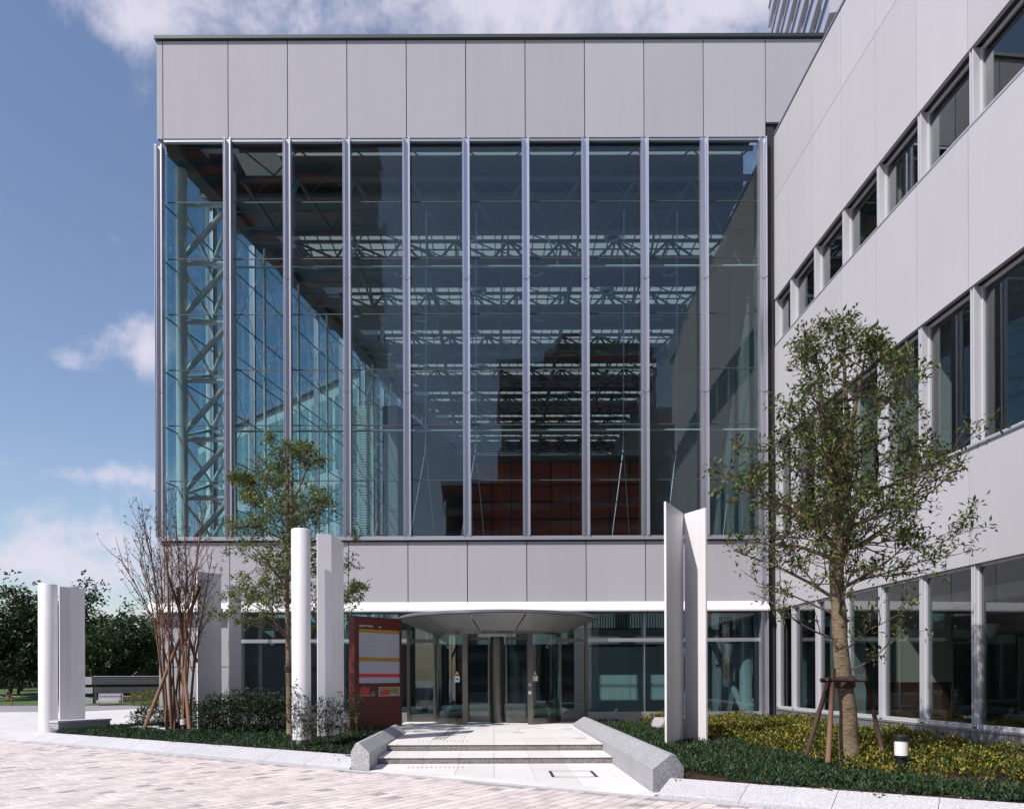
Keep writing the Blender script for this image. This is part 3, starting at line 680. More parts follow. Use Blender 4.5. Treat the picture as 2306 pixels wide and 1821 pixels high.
for s_ in (-1, 1):
    x0 = cxd + s_*.26; x1 = cxd + s_*1.0; a, b = min(x0, x1), max(x0, x1); y = D-.95
    m = MB(); m.box(a, a+.05, y, y+.06, T0+.03, 3.08); m.box(b-.05, b, y, y+.06, T0+.03, 3.08); m.box(a+.05, b-.05, y, y+.06, T0+.03, .52); m.box(a+.05, b-.05, y, y+.06, 3.0, 3.08)
    f = m.build('door_leaf', STEEL, rd); hb('leaf_pane', GLASS_C, (a+.05, b-.05, y+.025, y+.035, .52, 3.0), parent=f)
hb('side_light_frame', STEEL, (-2.83, -2.0, D+.02, D+.12, T0, .55), (2.2, 3.08, D+.02, D+.12, T0, .55), (-2.83, -2.0, D+.02, D+.12, 2.95, 3.08), (2.2, 3.08, D+.02, D+.12, 2.95, 3.08), parent=rd)
hb('side_light_pane', GLASS_C, (-2.80, -2.02, D+.06, D+.072, .55, 2.95), (2.22, 3.06, D+.06, D+.072, .55, 2.95), (-2.80, -2.02, D+.06, D+.072, 3.08, 3.7), (2.22, 3.06, D+.06, D+.072, 3.08, 3.7), parent=rd)
STK, STKD = flat('sticker_white', (.62,.68,.66)), flat('sticker_dark', (.05,.06,.09)); YEL = flat('sticker_yellow', (.55,.42,.08))
def sticker(lab, x, z, w, h, y, mark):
    t = thing('door_notice', lab, 'notice', (x, y, z)); hb('notice_card', STK, (x-w/2, x+w/2, y, y+.006, z-h/2, z+h/2), parent=t)
    if mark == 'bar': hb('mark', STKD, (x-w*.28, x+w*.28, y-.004, y-.001, z-.02, z+.02), parent=t)
    elif mark == 'lines':
        hb('mark', flat('notice_blue', (.22,.32,.42)), (x-.03, x+.03, y-.004, y-.001, z+.05, z+.09), (x-w*.4, x+w*.4, y-.004, y-.001, z-.01, z+.0), (x-w*.4, x+w*.4, y-.004, y-.001, z-.05, z-.04), parent=t)
    else: hb('mark', mark, (x-.02, x+.02, y-.004, y-.001, z-.02, z+.02), parent=t)
    if w > .1:
        m = MB(); m.prism([(0,0),(1,0),(.5,1)], 0, 0); m = MB(); i = [(x-.06, z+h/2+.04), (x+.06, z+h/2+.04), (x, z+h/2+.15)]
        m.v = [(a, y, b) for a, b in i]+[(a, y+.004, b) for a, b in i]; m.f = [(0,1,2),(5,4,3),(0,3,4,1),(1,4,5,2),(2,5,3,0)]; m.build('warning_triangle', YEL, t)
    return t
sticker('white notice with a dark bar on the left curved pane', -1.15, 1.73, .16, .20, D-1.92, 'bar')
sticker('pale blue notice under a yellow triangle right of the door post', 1.29, 1.74, .17, .16, D-1.85, 'lines')
sticker('small white button plate with a red dot on the door post', 1.12, 1.55, .075, .085, D-1.99, flat('red_dot', (.25,.02,.02)))
sticker('small white button plate with a dark mark low on the door post', 1.12, 1.30, .075, .085, D-1.99, STKD)
# canopy
can = thing('door_canopy', 'shallow round metal canopy with radial joints above the revolving door', 'canopy', (cxd, D, 3.7))
R1 = 3.28; na = 10
bnd = [R(q) for q in (180, 195, 225, 255, 285, 315, 345, 360)]
for a0, a1 in zip(bnd, bnd[1:]):
    a0 += .007; a1 -= .007
    m = MB(); n = 6
    for j in range(n):
        a, b = a0+(a1-a0)*j/n, a0+(a1-a0)*(j+1)/n
        lo_ = [(R_-.02, 3.20), (R1-.06, 3.66)]
        q = [(cxd+r*math.cos(t), D+r*math.sin(t), z) for (r, z), t in ((lo_[0],a),(lo_[1],a),(lo_[1],b),(lo_[0],b))]
        m.hexa(q + [(x,y,z+.02) for x,y,z in q])
    m.build('soffit_panel', SOFFIT, can)
m = MB(); m.lathe(cxd, D, [(R1-.07, 3.655), (R1-.01, 3.655), (R1+.03, 3.69), (R1+.03, 3.72), (R1-.01, 3.735), (R1+.01, 3.75), (R1+.01, 3.775), (R1-.05, 3.79), (.3, 3.93)], 60, math.pi, 2*math.pi); m.build('rim', ALU_D, can, smooth=False)
m = MB(); m.lathe(cxd, D, [(R1+.005, 3.665), (R1+.05, 3.68), (R1+.05, 3.70), (R1+.03, 3.715)], 60, math.pi, 2*math.pi); m.build('edge_tube', STEEL, can)

# ---------------------------------------------------------------- office wing on the right
wing = thing('office_wing', 'long office wing with pale panels and three ribbon window bands on the right', 'building', (9.7, 17, 0))
bands = [(4.02, 6.43), (9.65, 12.93), (14.47, 17.79), (17.79, 19.98)]
wins = [(.74, 4.02), (6.43, 9.65), (12.93, 14.47)]
far = (9.52, 26.0)
for (a, b) in zip(WJ, WJ[1:]):
    for z0, z1 in bands:
        ax, bx = Vector(a), Vector(b); dv = (bx-ax).normalized()*.010
        m = MB(); m.wall(tuple(ax+dv), tuple(bx-dv), z0+.008, z1-.008, -.09, 0); m.build('panel', PANEL_W, wing)
    for z0, z1 in ((4.06, 6.38), (9.70, 12.88), (14.52, 19.9), (.1, .70)): bk = MB(); bk.wall(a, b, z0, z1, -.42, -.11); bk.build('backing_wall', DARK, wing)
    cp = MB(); cp.wall(a, b, 20.0, 20.06, -.4, .025); cp.build('coping', ALU_D, wing)
    for wi, (z0, z1) in enumerate(wins):
        ax, bx = Vector(a), Vector(b); dv = (bx-ax).normalized(); l = (bx-ax).length; f = MB(); e = .002
        dp = .24 if wi else .14
        f.wall(tuple(ax+dv*e), tuple(bx-dv*e), z1-.05, z1+.03, -dp-.05, -dp+.02) ; f.wall(tuple(ax+dv*.16), tuple(bx-dv*e), z0-.02 if wi else z0-.03, z0+.05, -dp-.05, -.03)
        for s0, w, o1 in ((0.004, .04, -.03), (.048, .03, -.07), (.082, .04, -.03), (.125, .03, -dp+.05)): f.wall(tuple(ax+dv*s0), tuple(ax+dv*(s0+w)), z0, z1, -dp-.05, o1)
        fo = f.build('window', ALU_W, wing)
        g2 = MB(); g2.wall(tuple(ax+dv*.157), tuple(bx-dv*.003), z0+.05, z1-.05, -dp-.01, -dp); g2.build('pane', GLASS_W, fo)
    sl = MB(); sl.wall(a, b, 6.385, 6.425, -.1, .035); sl.build('sill', ALU, wing); sl = MB(); sl.wall(a, b, 12.885, 12.922, -.1, .01); sl.build('sill', ALU, wing)
    pg = MB()
    l = (Vector(b)-Vector(a)).length; dv = (Vector(b)-Vector(a)).normalized()
    for k in range(int(l/.06)): pg.wall(tuple(Vector(a)+dv*(k*.06)), tuple(Vector(a)+dv*(k*.06+.045)), .30, .66, -.05, -.01)
    pg.wall(a, b, .66, .71, -.1, .01); pg.build('base_grille', ALU, wing)
    pl = MB(); pl.wall(a, b, 0, .30, -.1, .06); pl.build('plinth', GRAN, wing)
# return into the corner and rear body
wb = MB(); wb.box(9.56, 9.95, 26.03, 70, 0, 20.0); wb.build('rear_body', INWALL, wing)
hb('roof', ROOFM, (9.95, 26, 8.6, 70, 19.6, 19.95), parent=wing); hb('end_wall', PANEL_W, (10.25, 26, 8.3, 8.5, 0, 20), parent=wing); hb('back_wall', INWALL, (25.8, 26, 8.6, 70, 0, 19.6), parent=wing)
for z0, z1, c in ((.02, .28, FLOORI), (4.45, 5.6, CEIL), (9.95, 12.3, CEIL), (14.8, 16.0, CEIL)): hb('floor_slab', c, (10.45, 25.8, 8.6, 69, z0, z1), parent=wing)
# rooms behind the windows
hb('room_wall', BROWN, (16.5, 16.7, 8.6, 50, .28, 4.45), parent=wing); hb('room_wall', INWALL, (15.5, 15.7, 8.6, 50, 5.6, 9.95), (15.5, 15.7, 8.6, 50, 12.3, 14.8), parent=wing)
hb('cream_partition', CREAM, (9.98, 11.55, 19.4, 19.55, 1.62, 3.45), parent=wing); hb('wainscot', REDW2, (9.98, 11.55, 19.38, 19.55, .28, 1.62), parent=wing)
hb('ceiling_beam', WHITE, (11.0, 11.3, 9, 50, 3.45, 3.75), parent=wing); hb('cream_partition', flat('grey_wall', (.40,.39,.36), .7), (9.9, 10.9, 22.5, 22.6, .28, 4.0), parent=wing)
hb('cream_partition', CREAM, (9.98, 10.45, 17.5, 17.62, 5.6, 9.9), parent=wing); hb('cream_partition', CREAM, (9.88, 10.55, 18.95, 19.07, 5.6, 9.9), parent=wing); hb('cream_partition', CREAM, (9.86, 10.3, 20.7, 20.8, 5.6, 9.9), parent=wing)
hb('curtain_track', ALU_D, (10.1, 10.2, 14, 26, 14.42, 14.46), parent=wing)
cu = MB()
for (x, y, w, z0, z1) in ((10.0, 18.95, .85, 12.95, 14.42), (10.0, 21.1, .55, 12.95, 14.42)):
    n = 24
    for k in range(n):
        xa, xb = x+w*k/n, x+w*(k+1)/n; ya, yb = y+.04*math.sin(k*1.9), y+.04*math.sin((k+1)*1.9)
        cu.hexa([(xa,ya,z0),(xb,yb,z0),(xb,yb+.02,z0),(xa,ya+.02,z0),(xa,ya,z1),(xb,yb,z1),(xb,yb+.02,z1),(xa,ya+.02,z1)])
cu.build('curtain', CREAM, wing)
# pendant lamps in the cafe
pend = None
PM = M('opal_shade', (.85, .80, .74), .4)
labs = ['white bell pendant lamp nearest the viewer behind the rightmost ground window', 'white bell pendant lamp half hidden behind a window mullion', 'white bell pendant lamp just right of the tree trunk behind glass', 'white bell pendant lamp behind glass at the left edge of the tree trunk']
sm = MB(); sm.lathe(0, 0, [(.155, 0), (.15, -.10), (.12, -.20), (.07, -.29), (.02, -.34), (.001, -.345)], 24); sme = sm.mesh('shade', True); sme.materials.append(PM)
cm = MB(); cm.path([(0,0,1.35),(0,0,.5)], .008, 6); cm.path([(0,0,.5),(-.13,0,0)], .004, 4); cm.path([(0,0,.5),(.13,0,0)], .004, 4); cm.lathe(0,0,[(.04,.5),(.03,.56),(.001,.57)],10); cme = cm.mesh('cord'); cme.materials.append(BLACK)
for k, dd in enumerate((19.3, 22.3, 25.3, 28.3)):
    t = thing('pendant_lamp', labs[k], 'pendant lamp', (12.5, dd, 3.07), 'pendant lamps behind the ground floor windows')
    for nm, me in (('shade', sme), ('cord', cme)): o = bpy.data.objects.new(nm, me); COL.objects.link(o); o.parent = t

# ---------------------------------------------------------------- red directory sign
sg_ = thing('directory_sign', 'dark red directory totem with white board and coloured bars beside the door', 'sign', (-3.4, 23.1, T0))
sa_, sb_ = Vector((-4.09, 22.55)), Vector((-2.86, 23.90)); sd = (sb_-sa_); sl_ = sd.length; sd.normalize(); sn = Vector((sd.y, -sd.x))
m = MB(); m.wall(tuple(sa_), tuple(sb_), .25, 3.60, -.26, 0); m.build('body', SIGNRED, sg_)
def sp(u, z, o=0.0): p = sa_ + sd*(u*sl_) + sn*o; return (p.x, p.y, z)
def plate(nm, mat, u0, u1, z0, z1, o=.012):
    m = MB(); a, b = sa_+sd*(u0*sl_), sa_+sd*(u1*sl_); m.wall(tuple(a), tuple(b), z0, z1, .001, o); return m.build(nm, mat, sg_)
BOARD = flat('board_white', (.40,.40,.46)); YB_ = flat('bar_yellow', (.36,.21,.02)); RB_ = flat('bar_red', (.55,.04,.045)); TEAL = flat('mark_teal', (.04,.20,.24)); PINK = flat('mark_coral', (.48,.05,.05))
Zs = lambda u, py: None
plate('board', BOARD, .09, .94, 1.62, 3.23)
plate('bar', YB_, .09, .94, 3.12, 3.23, .016); plate('bar', YB_, .09, .94, 2.27, 2.39, .016); plate('bar', RB_, .09, .94, 1.79, 1.90, .016)
for k in range(9):
    z = 3.02 - k*.075
    plate('text_line', flat('board_line', (.28,.28,.34)), .12, .12+.12+.25*((k*7) % 5)/5, z-.012, z, .0135)
plate('floor_plan', PINK, .10, .30, 1.27, 1.49); plate('floor_plan', PINK, .17, .22, 1.49, 1.53); plate('floor_plan', TEAL, .33, .41, 1.27, 1.36); plate('floor_plan', flat('plan_base', (.45,.30,.22)), .09, .41, 1.235, 1.262)
plate('area_map', flat('map_frame', (.42,.39,.39)), .49, .945, 1.22, 1.50); plate('area_map', flat('map_yellow', (.30,.22,.04)), .51, .925, 1.25, 1.485, .015)
plate('area_map', PINK, .51, .72, 1.25, 1.37, .018); plate('area_map', flat('map_grey', (.30,.33,.36)), .72, .86, 1.25, 1.31, .018); plate('area_map', TEAL, .80, .86, 1.31, 1.43, .018); plate('area_map', flat('map_slate', (.2,.22,.25)), .51, .56, 1.38, 1.46, .018); plate('area_map', PINK, .60, .76, 1.37, 1.41, .018)
text('SMART PARK', .088, WHITE, sg_, sp(.10, 3.29, .004), (sd.x, sd.y, 0), (0,0,1)); text('bar', .075, WHITE, sg_, sp(.50, 3.29, .004), (sd.x, sd.y, 0), (0,0,1))

# ---------------------------------------------------------------- white columns and folded plates
def column(lab, x, y, r, z0, z1, grp):
    t = thing('white_column', lab, 'column', (x, y, z0), grp); m = MB(); m.lathe(x, y, [(r, z0), (r, z1-.02), (r-.012, z1), (.001, z1)], 48); o = m.build('shaft', WHITE, t, smooth=False)
    for p in o.data.polygons: p.use_smooth = abs(p.normal.z) < .3
    m = MB(); m.lathe(x, y, [(r-.03, z0-.3), (r-.03, z0)], 32); m.build('shadow_footing', BLACK, t); return t  # black under the shaft stands for the shadowed gap at its base
def fold(lab, pts, z0, z1, grp, th=.05):
    t = thing('folded_plate', lab, 'plate sculpture', (pts[0][0], pts[0][1], z0), grp)
    for a, b in zip(pts, pts[1:]):
        m = MB(); m.wall(a, b, z0, z1, -th, 0); m.build('plate', WHITE, t)
    return t
def pp(px, d): p = P(px, 1500, d); return (p.x, p.y)
x_, y_ = pp(108.3, 24.6); column('white cylindrical column at far left standing on the paving', x_, y_, .275, .02, 4.80, 'white columns')
fold('white folded plate beside the far left column', [pp(134.5, 24.3), pp(159, 24.55), pp(191.5, 25.3)], .02, 4.70, 'white folded plates')
x_, y_ = pp(678.5, 17.0); column('white cylindrical column in front of the young tree', x_, y_, .207, .42, 5.06, 'white columns')
fold('white folded plate between the young tree and the red sign', [pp(715.5, 17.55), pp(747, 17.7), pp(774.5, 18.75)], .45, 5.08, 'white folded plates')
fold('tall white folded plate open towards the viewer in the right bed', [(3.735, 16.6), (4.41, 17.82)], .18, 5.56, 'white folded plates', .045)
t = bpy.data.objects['folded_plate.002']; m = MB(); m.wall((4.435, 17.82), (4.74, 17.17), .18, 5.55, -.045, 0); m.build('plate', WHITE, t)
fold('broad white plate behind the many-stemmed shrub', [pp(445, 24.2), pp(499, 24.9)], .2, 5.15, 'white folded plates')
fold('narrow white plate between the shrub and the young tree', [pp(516, 24.5), pp(543.5, 24.9)], .2, 4.75, 'white folded plates')

# ---------------------------------------------------------------- garden lights, stones
bl = thing('bollard_light', 'short black bollard lamp with a white glass drum among golden shrubs', 'lamp', (6.36, 12.0, .2))
for nm, mt, prof in (('post', BLACK, [(.085,.15),(.085,.50),(.105,.50),(.105,.535),(.001,.535)]), ('shade', flat('opal_glass', (.80,.77,.75), .25), [(.098,.537),(.098,.765)]), ('cap', BLACK, [(.001,.76),(.108,.765),(.108,.84),(.10,.85),(.001,.852)])):
    m = MB(); m.lathe(6.36, 12.0, prof, 28); m.build(nm, mt, bl, smooth=False)
bl2 = thing('bollard_light', 'small grey garden spotlight with a pale cap at the foot of the shrub', 'lamp', (-9.25, 22.9, .2))
for nm, mt, prof in (('post', BLACK, [(.06,.15),(.06,.40)]), ('cap', flat('lamp_cap', (.55,.55,.55)), [(.001,.40),(.10,.402),(.10,.56),(.001,.565)])):
    m = MB(); m.lathe(-9.25, 22.9, prof, 20); m.build(nm, mt, bl2)
bl3 = thing('bollard_light', 'small dark uplight in front of the middle white column', 'lamp', (-4.24, 16.72, .2))
for nm, mt, prof in (('post', BLACK, [(.05,.15),(.05,.26)]), ('cap', flat('lamp_cap_green', (.12,.17,.16)), [(.001,.42),(.06,.415),(.07,.26),(.001,.255)])):
    m = MB(); m.lathe(-4.24, 16.72, prof, 18); m.build(nm, mt, bl3)
def stone(lab, x, y, z, sx, sy, sz, mat=GRAN):
    m = MB(); m.hexa([(x-sx,y-sy,z),(x+sx,y-sy*.8,z),(x+sx*.9,y+sy,z),(x-sx,y+sy,z),(x-sx*.75,y-sy*.6,z+sz*.9),(x+sx*.8,y-sy*.6,z+sz),(x+sx*.6,y+sy*.6,z+sz),(x-sx*.6,y+sy*.6,z+sz)])
    return m.build('stone', mat, None, label=lab, category='stone')
stone('pale granite block among low plants left of the tall plate', 4.95, 22.6, .2, .34, .3, .38)
stone('flat pale stone slab at the foot of the dark fern', -10.6, 23.4, .18, .55, .3, .15)
stone('small flat stone beside the leaning stake of the shrub', -9.95, 23.2, .18, .35, .2, .12)

# ---------------------------------------------------------------- vegetation
def leaves(pos, dirs, ln, wd, rr):
    """numpy folded leaves: pos (n,3), dirs (n,3)"""
    n = len(pos); d = dirs/np.linalg.norm(dirs, axis=1, keepdims=True)
    up = rr.normal(0, 1, (n, 3)); up[:, 2] = np.abs(up[:, 2]) + .8
    sd_ = np.cross(d, up); sd_ /= np.linalg.norm(sd_, axis=1, keepdims=True)+1e-9; nn = np.cross(sd_, d)
    l = (ln*rr.uniform(.7, 1.25, n))[:, None]; w = (wd*rr.uniform(.75, 1.2, n))[:, None]
    b = pos; tip = pos + d*l - nn*l*.12; mid = pos + d*l*.5
    v = np.stack([b, mid+sd_*w*.5+nn*w*.18, tip, mid-sd_*w*.5+nn*w*.18], 1).reshape(-1, 3)
    i = np.arange(n)[:, None]*4
    f = np.concatenate([i+np.array([[0,1,2]]), i+np.array([[0,2,3]])], 1).reshape(-1, 3)
    return v, f
def clusters(tips, per, ln, wd, rr, spread=.9, jit=.05):
    pos, dr = [], []
    for p, d in tips:
        k = rr.integers(max(2, per-2), per+3)
        dd = np.array(d)[None, :]*.5 + rr.normal(0, spread, (k, 3)); dd[:, 2] += .05
        pos.append(np.array(p)[None, :] + rr.normal(0, jit, (k, 3))); dr.append(dd)
    return leaves(np.concatenate(pos), np.concatenate(dr), ln, wd, rr)
def curve_branch(p, d, ln, n, wob, lift, R_):
    pts = [Vector(p)]; d = Vector(d).normalized()
    for k in range(n):
        d = (d + Vector((R_.gauss(0, wob), R_.gauss(0, wob), R_.gauss(0, wob)+lift))).normalized(); pts.append(pts[-1]+d*(ln/n))
    return pts, d
def build_tree(name, label, base, limbs, env, zmin, n_prim, seed, leafmat_, leaf_l, leaf_w, per, bark, twig_r, grp=None, bare=0.0, sub=4, droop=0.0):
    """limbs: list of (points, radii); env(z) = crown radius at height z about the trunk axis"""
    R_ = random.Random(seed); rr = np.random.default_rng(seed); t = thing(name, label, 'tree', base, grp)
    tm = MB()
    for k, (pts, rad) in enumerate(limbs):
        sp_, sr = [], []                                     # smooth the limb and roughen it slightly
        for i in range(len(pts)-1):
            for u in (0, .5): sp_.append(pts[i].lerp(pts[i+1], u) + Vector((R_.gauss(0, 1), R_.gauss(0, 1), 0))*rad[i]*.07); sr.append((rad[i]*(1-u)+rad[i+1]*u)*R_.uniform(.95, 1.06))
        sp_.append(pts[-1]); sr.append(rad[-1]); tm.path(sp_, sr, 12 if k == 0 else 8)
    tm.build('trunk', bark, t, smooth=True)
    br, tips = MB(), []
    axis = [(p, r) for pts, rad in limbs for i in range(len(pts)-1) for p, r in [(pts[i].lerp(pts[i+1], u), rad[i]*(1-u)+rad[i+1]*u) for u in (.1, .4, .7)] if p.z > zmin]
    for k in range(n_prim):
        p, r0 = axis[int(R_.random()*len(axis))]; a = k*2.399 + R_.uniform(-.4, .4)
        e = env(p.z)*R_.uniform(.75, 1.08)
        ctr = Vector((base[0], base[1], p.z)); o = p - ctr; ln = max(.35, e - max(0, o.dot(Vector((math.cos(a), math.sin(a), 0)))))
        d = Vector((math.cos(a), math.sin(a), R_.uniform(.15, .65) - droop))
        pts, dl_ = curve_branch(p, d, ln*1.08, 7, .13, .035, R_); r1 = min(r0*.55, twig_r*(.6+ln*.35))
        br.path(pts, [r1*(1-.8*i/7) for i in range(8)], 5, False)
        for j in range(2, 8):
            for q in range(R_.choice((1, 2)) if j < 7 else 2):
                if j < 4 and R_.random() < .55: continue
                dd = (pts[j]-pts[j-1]).normalized() + Vector((R_.gauss(0, .55), R_.gauss(0, .55), R_.gauss(.12, .4)))
                l2 = ln*R_.uniform(.16, .38); p2, d2 = curve_branch(pts[j], dd, l2, 4, .16, .05, R_)
                br.path(p2, [r1*.42*(1-.8*i/4)+.003 for i in range(5)], 4, False)
                for h in range(sub):
                    i2 = R_.choice((2, 3, 4, 4)); base_p = p2[i2]
                    if R_.random() < bare*(1.4 if p.z < zmin+1.5 else .6): continue
                    d3 = (d2 + Vector((R_.gauss(0, .7), R_.gauss(0, .7), R_.gauss(.1, .5)))).normalized(); p3 = base_p + d3*R_.uniform(.06, .22)
                    br.path([base_p, p3], [.005, .003], 3, False); tips.append((p3, d3))
    for pts, rad in limbs[1:] if len(limbs) > 1 else limbs:
        for h in range(10):
            d3 = Vector((R_.gauss(0, .7), R_.gauss(0, .7), .7)).normalized(); p3 = pts[-1]+d3*R_.uniform(.05, .4); br.path([pts[-1], p3], [.01, .004], 3, False); tips.append((p3, d3))
    br.build('branches', bark if bark is not BARK else BARK_D, t, kind='stuff')
    v, f = clusters(tips, per, leaf_l, leaf_w, rr); obj('crown', npmesh('crown', v, f), leafmat_, t, kind='stuff'); return t
def limb(pix, d, r0, r1, z=0):
    n = len(pix); return ([P(px, py, dd) for (px, py), dd in zip(pix, [d + z*k/(n-1) for k in range(n)])], [r0+(r1-r0)*k/(n-1) for k in range(n)])
dR = 13.0
def envR(z):
    zz = [0, 1.6, 2.2, 2.9, 3.7, 4.8, 5.9, 6.6, 7.1, 7.6, 10]; ee = [.6, 1.15, 1.4, 1.6, 1.68, 1.55, 1.28, 1.0, .7, .3, .2]; return float(np.interp(z, zz, ee))
trunkR = limb([(1913,1715),(1909,1600),(1895,1480),(1889,1400),(1884,1300),(1886,1215),(1889,1165)], dR, .146, .095)
trunkR[1][0] = .162
limbsR = [trunkR, limb([(1887,1215),(1872,1120),(1859,1020),(1852,930),(1845,840),(1832,790),(1815,770)], dR, .078, .013, -.25),
          limb([(1889,1180),(1899,1090),(1904,1000),(1908,940),(1902,850),(1900,800),(1903,762)], dR, .074, .012, .3),
          limb([(1892,1190),(1912,1100),(1916,1030),(1918,960),(1935,870),(1946,815),(1950,775)], dR, .06, .011, -.5),
          limb([(1893,1210),(1930,1150),(1970,1105),(2010,1090),(2035,1075)], dR, .05, .014, -.6), limb([(1890,1240),(1945,1225),(1995,1192),(2030,1172)], dR, .045, .012, .5),
          limb([(1884,1230),(1820,1170),(1750,1130),(1680,1105)], dR, .045, .012, -.5), limb([(1884,1260),(1800,1230),(1730,1225),(1660,1210)], dR, .04, .012, .4),
          limb([(1886,1330),(1950,1295),(2005,1258),(2035,1230)], dR, .035, .010, -.9), limb([(1884,1350),(1820,1310),(1740,1270),(1680,1250)], dR, .035, .010, .8)]
build_tree('evergreen_tree', 'tall evergreen tree propped by stakes in front of the office wing', (6.02, dR, .2), limbsR, envR, 1.65, 84, 21, LEAF_T, .105, .040, 5, BARK, .022, bare=.24, sub=4)
# stakes round that trunk
sk = thing('tree_stakes', 'dark timber stakes and crossbars propping the tall evergreen tree', 'tree prop', (6.0, 13, .2))
for a, b, r in ((P(1815, 1680, 12.8), P(1868, 1525, 12.95), .04), (P(1864, 1695, 12.6), P(1877, 1505, 12.8), .043), (P(1990, 1685, 13.1), P(1950, 1525, 13.05), .04)):
    m = MB(); m.path([a-Vector((0,0,.15)), b], [r, r*.9], 10); m.build('stake', POLE_D if r < .042 else POLE, sk, smooth=True)
m = MB(); m.path([P(1848, 1531, 12.75), P(1953, 1530, 12.8)], .036, 10); m.build('crossbar', POLE_D, sk, smooth=True)
m = MB(); m.path([P(1862, 1527, 12.7), P(1890, 1528, 13.25)], .036, 10); m.build('crossbar', POLE_D, sk, smooth=True)
m = MB(); c = P(1903, 1535, dR); m.lathe(c.x, c.y, [(.148, c.z-.10), (.162, c.z-.08), (.162, c.z+.08), (.148, c.z+.10)], 20); m.build('trunk_wrap', ROPE, sk)
dL = 20.1
def envL(z): return float(np.interp(z, [0, 2.2, 3.0, 4.0, 5.0, 6.0, 6.8, 7.5, 8.2], [.4, 1.15, 1.5, 1.55, 1.45, 1.25, .95, .5, .25]))
limbsL = [limb([(653,1665),(651,1560),(649,1480),(647,1380),(646,1280),(650,1190),(649,1100),(644,1040),(640,1000)], dL, .085, .016), limb([(650,1200),(665,1120),(690,1060),(700,1030)], dL, .035, .01, -.3), limb([(648,1250),(610,1160),(580,1110),(560,1085)], dL, .03, .01, .3),
          limb([(650,1330),(600,1260),(550,1215),(525,1195)], dL, .025, .008, -.4), limb([(650,1360),(700,1290),(755,1240),(800,1220)], dL, .025, .008, .3), limb([(648,1440),(700,1380),(760,1345),(795,1335)], dL, .02, .007, -.3), limb([(648,1430),(600,1380),(550,1350),(520,1345)], dL, .02, .007, .3)]
build_tree('evergreen_tree', 'slender young evergreen tree behind the middle white column', (-5.37, dL, .2), limbsL, envL, 1.55, 64, 12, LEAF_T2, .115, .043, 6, BARK, .022, bare=.10, sub=4)
m = MB(); c = P(650, 1505, dL); m.lathe(c.x, c.y, [(.085, c.z-.10), (.10, c.z-.08), (.10, c.z+.08), (.085, c.z+.10)], 16)
o = m.build('trunk_wrap', ROPE, bpy.data.objects['evergreen_tree.001'])

# many-stemmed shrub with stakes
ms = thing('multi_stem_shrub', 'leafless many-stemmed shrub fanning up between crossed stakes', 'shrub', (-9.5, 23.1, .2)); R_ = random.Random(5); rr = np.random.default_rng(5)
stems, twigs, tips = MB(), MB(), []
for k in range(17):
    a = k*2.4; x = R_.uniform(-.42, .45); b = Vector((-9.5+x*.8, 23.1+R_.uniform(-.25, .25), .15)); lean = x*R_.uniform(.10, .42)+R_.gauss(0, .05); h = R_.uniform(4.2, 6.7)
    if k in (3, 9): lean = -.42; h = 5.4
    d = Vector((lean*.25, R_.gauss(0, .06), 1)); pts = [b]; n = 12
    for i in range(n):
        d = (d + Vector((lean*.07+R_.gauss(0, .022), R_.gauss(0, .03), .02))).normalized(); pts.append(pts[-1]+d*(h/n))
    r0 = R_.uniform(.028, .05); stems.path(pts, [r0*(1-.85*i/n)+.004 for i in range(n+1)], 7, False)
    for j in range(5, 13):
        for q in range(2 if j > 6 else 1):
            dd = (pts[j]-pts[j-1]).normalized()+Vector((R_.gauss(lean*.5, .38), R_.gauss(0, .38), R_.uniform(.0, .5))); p2, d2 = curve_branch(pts[j], dd, R_.uniform(.5, 1.5), 6, .07, .06, R_)
            twigs.path(p2, [.010*(1-.8*i/6)+.0025 for i in range(7)], 4, False)
            for i in (3, 4, 5, 6):
                if R_.random() < .5: p3 = p2[i]+Vector((R_.gauss(0,.12), R_.gauss(0,.12), R_.uniform(.05,.3))); twigs.path([p2[i], p3], .003, 3, False); tips.append((p3, (p3-p2[i]).normalized()))
                if R_.random() < .35: tips.append((p2[i], d2))
stems.build('stems', M('stem_bark', (.19,.105,.065), .8, var=.3, vs=8), ms, smooth=True, kind='stuff'); twigs.build('twigs', M('twig_bark', (.13,.065,.045), .85), ms, kind='stuff')
v, f = clusters(tips, 3, .075, .032, rr, jit=.02); obj('leaves', npmesh('leaves', v, f), LEAF_M, ms, kind='stuff')
tp = thing('shrub_stakes', 'three long timber poles crossed as a tripod over the shrub', 'tree prop', (-9.5, 22.9, .2))
for a, b, r in ((P(324, 1642, 22.6), P(451, 1319, 23.3), .058), (P(426, 1640, 22.7), P(400, 1322, 23.2), .055), (P(443, 1490, 24.0), P(379, 1297, 22.9), .05)):
    m = MB(); m.path([a, b], [r, r*.8], 10); m.build('pole', POLE, tp, smooth=True)

